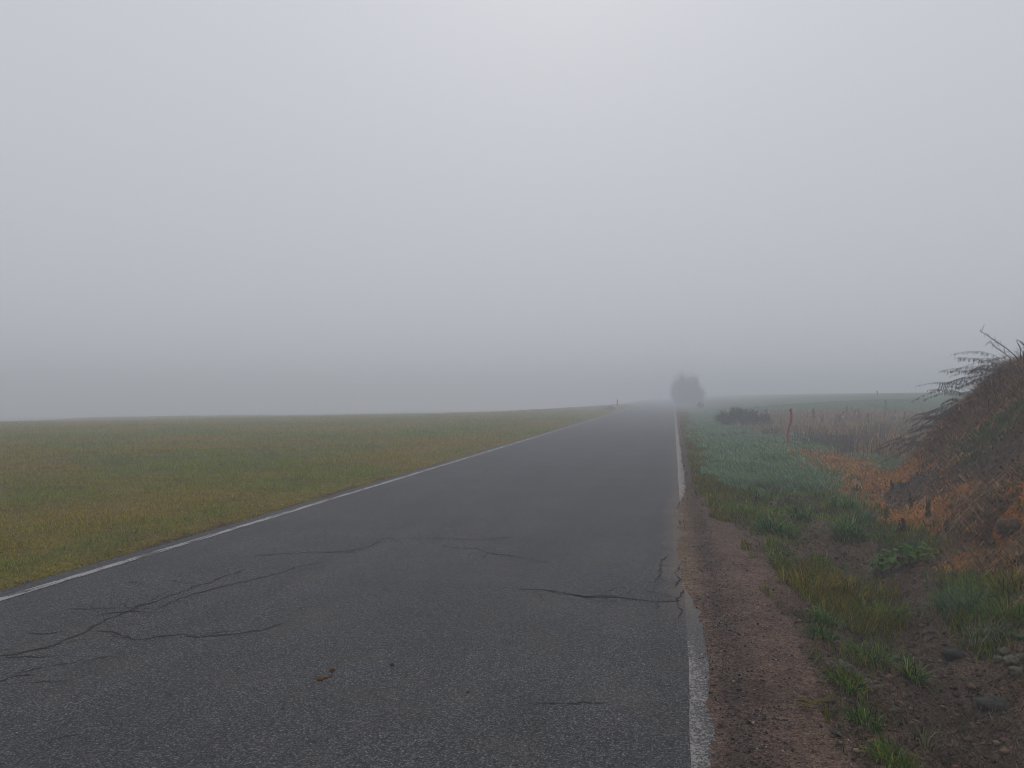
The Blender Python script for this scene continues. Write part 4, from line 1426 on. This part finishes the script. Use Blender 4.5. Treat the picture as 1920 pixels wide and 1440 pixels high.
def sweep(path, w, d, off=0.0):
    """a flat bar following a path, its broad side across the view of the road"""
    n = len(path)
    Sx = RGT[None] * w / 2
    Dp = np.array([-RGT[1], RGT[0], 0])[None] * d / 2
    c = path + RGT[None] * off
    Vv = np.stack([c - Sx - Dp, c + Sx - Dp, c + Sx + Dp, c - Sx + Dp], 1).reshape(-1, 3)
    v = np.arange(n * 4).reshape(n, 4)
    nx_ = np.roll(v, -1, 1)
    q = np.stack([v[:-1], nx_[:-1], nx_[1:], v[1:]], -1).reshape(-1, 4)
    q = np.concatenate([q, v[:1, ::-1], v[-1:]])
    return Vv, q


pf = np.linspace(0, 8, 33)
PF = np.stack([np.interp(pf, np.arange(9), PP[:, i_]) for i_ in range(3)], -1)
Vv, q = sweep(PF, 0.062, 0.05)
mesh_obj('shaft', np_mesh('shaft', Vv, quads=q, mat=M_RED), post)
Vv, q = sweep(PF[:20], 0.030, 0.062, -0.043)
o = mesh_obj('pale_edge', np_mesh('pale_edge', Vv, quads=q, mat=M_PINK), post)
o['label'] = 'bleached pink edge of the post'
cap = np.array([PF[-1], PF[-1] + RGT * 0.035 + np.array([0, 0, 0.012]), PF[-1] + RGT * 0.06 + np.array([0, 0, 0.004])])
Vv, q = tube(cap, [0.02, 0.014, 0.008], 6)
mesh_obj('hook', np_mesh('hook', Vv, quads=q, mat=M_RED), post)
tag(post, 'bent faded red marker post standing on the rust orange grass', 'post')

M_DPOST = plain('dark_post', (0.050, 0.045, 0.042), 0.7, 0.2, 10)
M_LPOST = plain('pale_post', (0.30, 0.30, 0.29), 0.6, 0.2, 10)
p0 = hit(1157, 769)
d = min(depth_of(p0), 84)
p0 = at_depth(1157, 769, d)
p0[2] = float(Z(p0[0], p0[1]))
fp = empty('marker_post', p0)
h = 20.0 / FPX * d
mb = MB()
mb.tube(np.array([(0, 0, -0.05), (0.01, 0, h * 0.45)]), 0.045, (0.2, 0.2, 0.19), 8)
mesh_obj('shaft', mb.mesh('shaft', M_LPOST), fp)
mb = MB()
mb.tube(np.array([(0.01, 0, h * 0.45), (0.03, 0, h * 0.97), (0.03, 0, h)]), [0.05, 0.055, 0.03], (0.2, 0.2, 0.19), 8)
mesh_obj('dark_top', mb.mesh('dark_top', M_DPOST), fp)
tag(fp, 'thin dark topped marker post beside a low bush in the fog', 'post')

p0 = hit(1645, 742)
d = depth_of(p0)
fs = empty('field_stake', p0)
mb = MB()
mb.tube(np.array([(0, 0, -0.05), (0, 0, 0.2), (0, 0, 0.42)]), [0.06, 0.06, 0.05], (0.05, 0.05, 0.05), 6)
mesh_obj('shaft', mb.mesh('shaft', M_DPOST), fs)
mb = MB()
mb.tube(np.array([(-0.06, 0, 0.40), (0.0, 0, 0.46), (0.07, 0, 0.42)]), [0.03, 0.05, 0.02], (0.05, 0.05, 0.05), 6)
mesh_obj('cap', mb.mesh('cap', M_DPOST), fs)
tag(fs, 'tiny dark stake on the crest of the green field', 'stake')


# ------------------------------------------------------------------ shrubs and tree
def leaves(P, size, cols_, jit=0.25):
    n = len(P)
    A = rng.standard_normal((n, 3))
    A /= np.linalg.norm(A, axis=1)[:, None]
    Bv = np.cross(A, rng.standard_normal((n, 3)))
    Bv /= np.linalg.norm(Bv, axis=1)[:, None]
    s = size * rng.uniform(0.6, 1.4, (n, 1))
    Vv = np.stack([P - A * s, P + Bv * s * 0.5, P + A * s, P - Bv * s * 0.5], 1).reshape(-1, 3)
    o = (np.arange(n) * 4)[:, None]
    return Vv, np.concatenate([o, o + 1, o + 2, o + 3], 1), np.repeat(pal(n, cols_, jit), 4, 0)


def woody(name, base, rx, rz, n, lsize, cols_, label, cat, nb=16, stem_r=0.03, bottom=0.12, clumps=26, seed=3, crown='crown', trunk='trunk', squash=1.0, upright=0.4):
    e = empty(name, base)
    rr = np.random.default_rng(seed)
    mb = MB()
    cen = []
    for k in range(clumps):
        a = rr.uniform(0, 2 * math.pi)
        v = rr.uniform(0, 1) ** 0.8
        el = math.asin(v)
        rad = rr.uniform(0.55, 0.93)
        ce = math.cos(el) ** 0.55
        c = np.array([math.cos(a) * ce * rx * rad, math.sin(a) * ce * rx * rad * squash, rz * (bottom + (1 - bottom) * math.sin(el) * rad)])
        cen.append(c)
        if k < nb:
            mid = c * np.array([0.45, 0.45, 0.5 + 0.1 * upright])
            mb.tube(np.array([(0, 0, -0.05), mid * 0.5, mid, c]), [stem_r, stem_r * 0.8, stem_r * 0.5, stem_r * 0.15], (0.045, 0.038, 0.032), 5)
    mesh_obj(trunk, mb.mesh(trunk, M_DRY), e)
    cen = np.array(cen)
    w = rr.uniform(0.5, 1.3, clumps)
    idx = rr.choice(clumps, n, p=w / w.sum())
    P = cen[idx] + rr.standard_normal((n, 3)) * np.array([rx, rx * squash, rz]) * 0.13 * w[idx][:, None]
    keep_ = P[:, 2] > 0.02
    P = P[keep_]
    Vv, q, c = leaves(P, lsize, cols_)
    c = c * np.repeat((0.75 + 0.5 * (w[idx][keep_] - 0.5) / 0.8), 4)[:, None]
    mesh_obj(crown, np_mesh(crown, Vv, quads=q, col=c, mat=M_GRASS), e)
    tag(e, label, cat)
    return e


TD = 134.0
base = at_depth(1289, 757, TD)
base[2] = float(Z(base[0], base[1]))
k = TD / FPX
woody('round_tree', base, 31 * k, 53 * k + (CAM_H + (741 - 757) * k - base[2]), 14000, 0.12, [(0.045, 0.05, 0.035), (0.06, 0.055, 0.04), (0.05, 0.06, 0.045)], 'low round tree fading into the fog at the end of the road', 'tree', 40, 0.10, 0.06, 130, 5)
GSH = [(0.034, 0.048, 0.022), (0.050, 0.062, 0.028), (0.060, 0.056, 0.030), (0.030, 0.034, 0.020)]


def shrub(px, py, top, wpx, n, lsize, label, seed, cols_=GSH, sq=1.0, name='shrub'):
    b_ = hit(px, py)
    d_ = depth_of(b_)
    return woody(name, b_, wpx / 2 / FPX * d_, (py - top) / FPX * d_ * 0.92, n, lsize, cols_, label, 'shrub', 14, 0.014, 0.08, 30, seed, 'foliage', 'stem', sq)


shrub(1372, 797, 758, 68, 6500, 0.034, 'largest dense dark shrub at the edge of the dewy grass', 11)
shrub(1402, 800, 766, 42, 3000, 0.030, 'smaller shrub joined to the side of the largest dense one', 12, [(0.03, 0.040, 0.02), (0.045, 0.055, 0.03), (0.09, 0.10, 0.07)])
shrub(1428, 802, 768, 36, 1500, 0.034, 'open leafy shrub between the dense shrub and the red post', 13, [(0.022, 0.035, 0.02), (0.035, 0.05, 0.03), (0.10, 0.11, 0.08)])
shrub(1447, 818, 800, 36, 700, 0.022, 'low brown leaved bush before the tan weeds by the red post', 14, [(0.09, 0.085, 0.04), (0.07, 0.06, 0.035), (0.14, 0.13, 0.07)])
shrub(1313, 765, 753, 16, 500, 0.06, 'small dark bush under the side of the round tree', 15)
b_ = np.array([fp.location[0] - 0.75, fp.location[1] - 0.4, 0.0])
b_[2] = float(Z(b_[0], b_[1]))
woody('shrub', b_, 0.62, 0.42, 700, 0.04, [(0.07, 0.065, 0.04), (0.06, 0.06, 0.04)], 'low flat bush beside the thin marker post in the fog', 'shrub', 8, 0.012, 0.1, 16, 17, 'foliage', 'stem')

# ------------------------------------------------------------------ fog
zlow = float(GZ.min()) - 1.0
xs, ys, zs = (-440, 440), (-75, 590), (zlow, HAZE_TOP)
hv = [(x_, y_, z_) for z_ in zs for y_ in ys for x_ in xs]
hq = [(0, 2, 3, 1), (4, 5, 7, 6), (0, 1, 5, 4), (2, 6, 7, 3), (0, 4, 6, 2), (1, 3, 7, 5)]
M_HAZE = bpy.data.materials.new('fog')
M_HAZE.use_nodes = True
nt = M_HAZE.node_tree
nt.nodes.clear()
out = nt.nodes.new('ShaderNodeOutputMaterial')
pv = nt.nodes.new('ShaderNodeVolumePrincipled')
pv.inputs['Color'].default_value = (0.868, 0.898, 0.955, 1)
pv.inputs['Density'].default_value = HAZE_DENSITY
pv.inputs['Anisotropy'].default_value = 0.2
nt.links.new(pv.outputs[0], out.inputs['Volume'])
tag(mesh_obj('haze', np_mesh('haze', hv, quads=np.array(hq), mat=M_HAZE)), 'even pale fog over the fields', 'fog', kind='stuff')
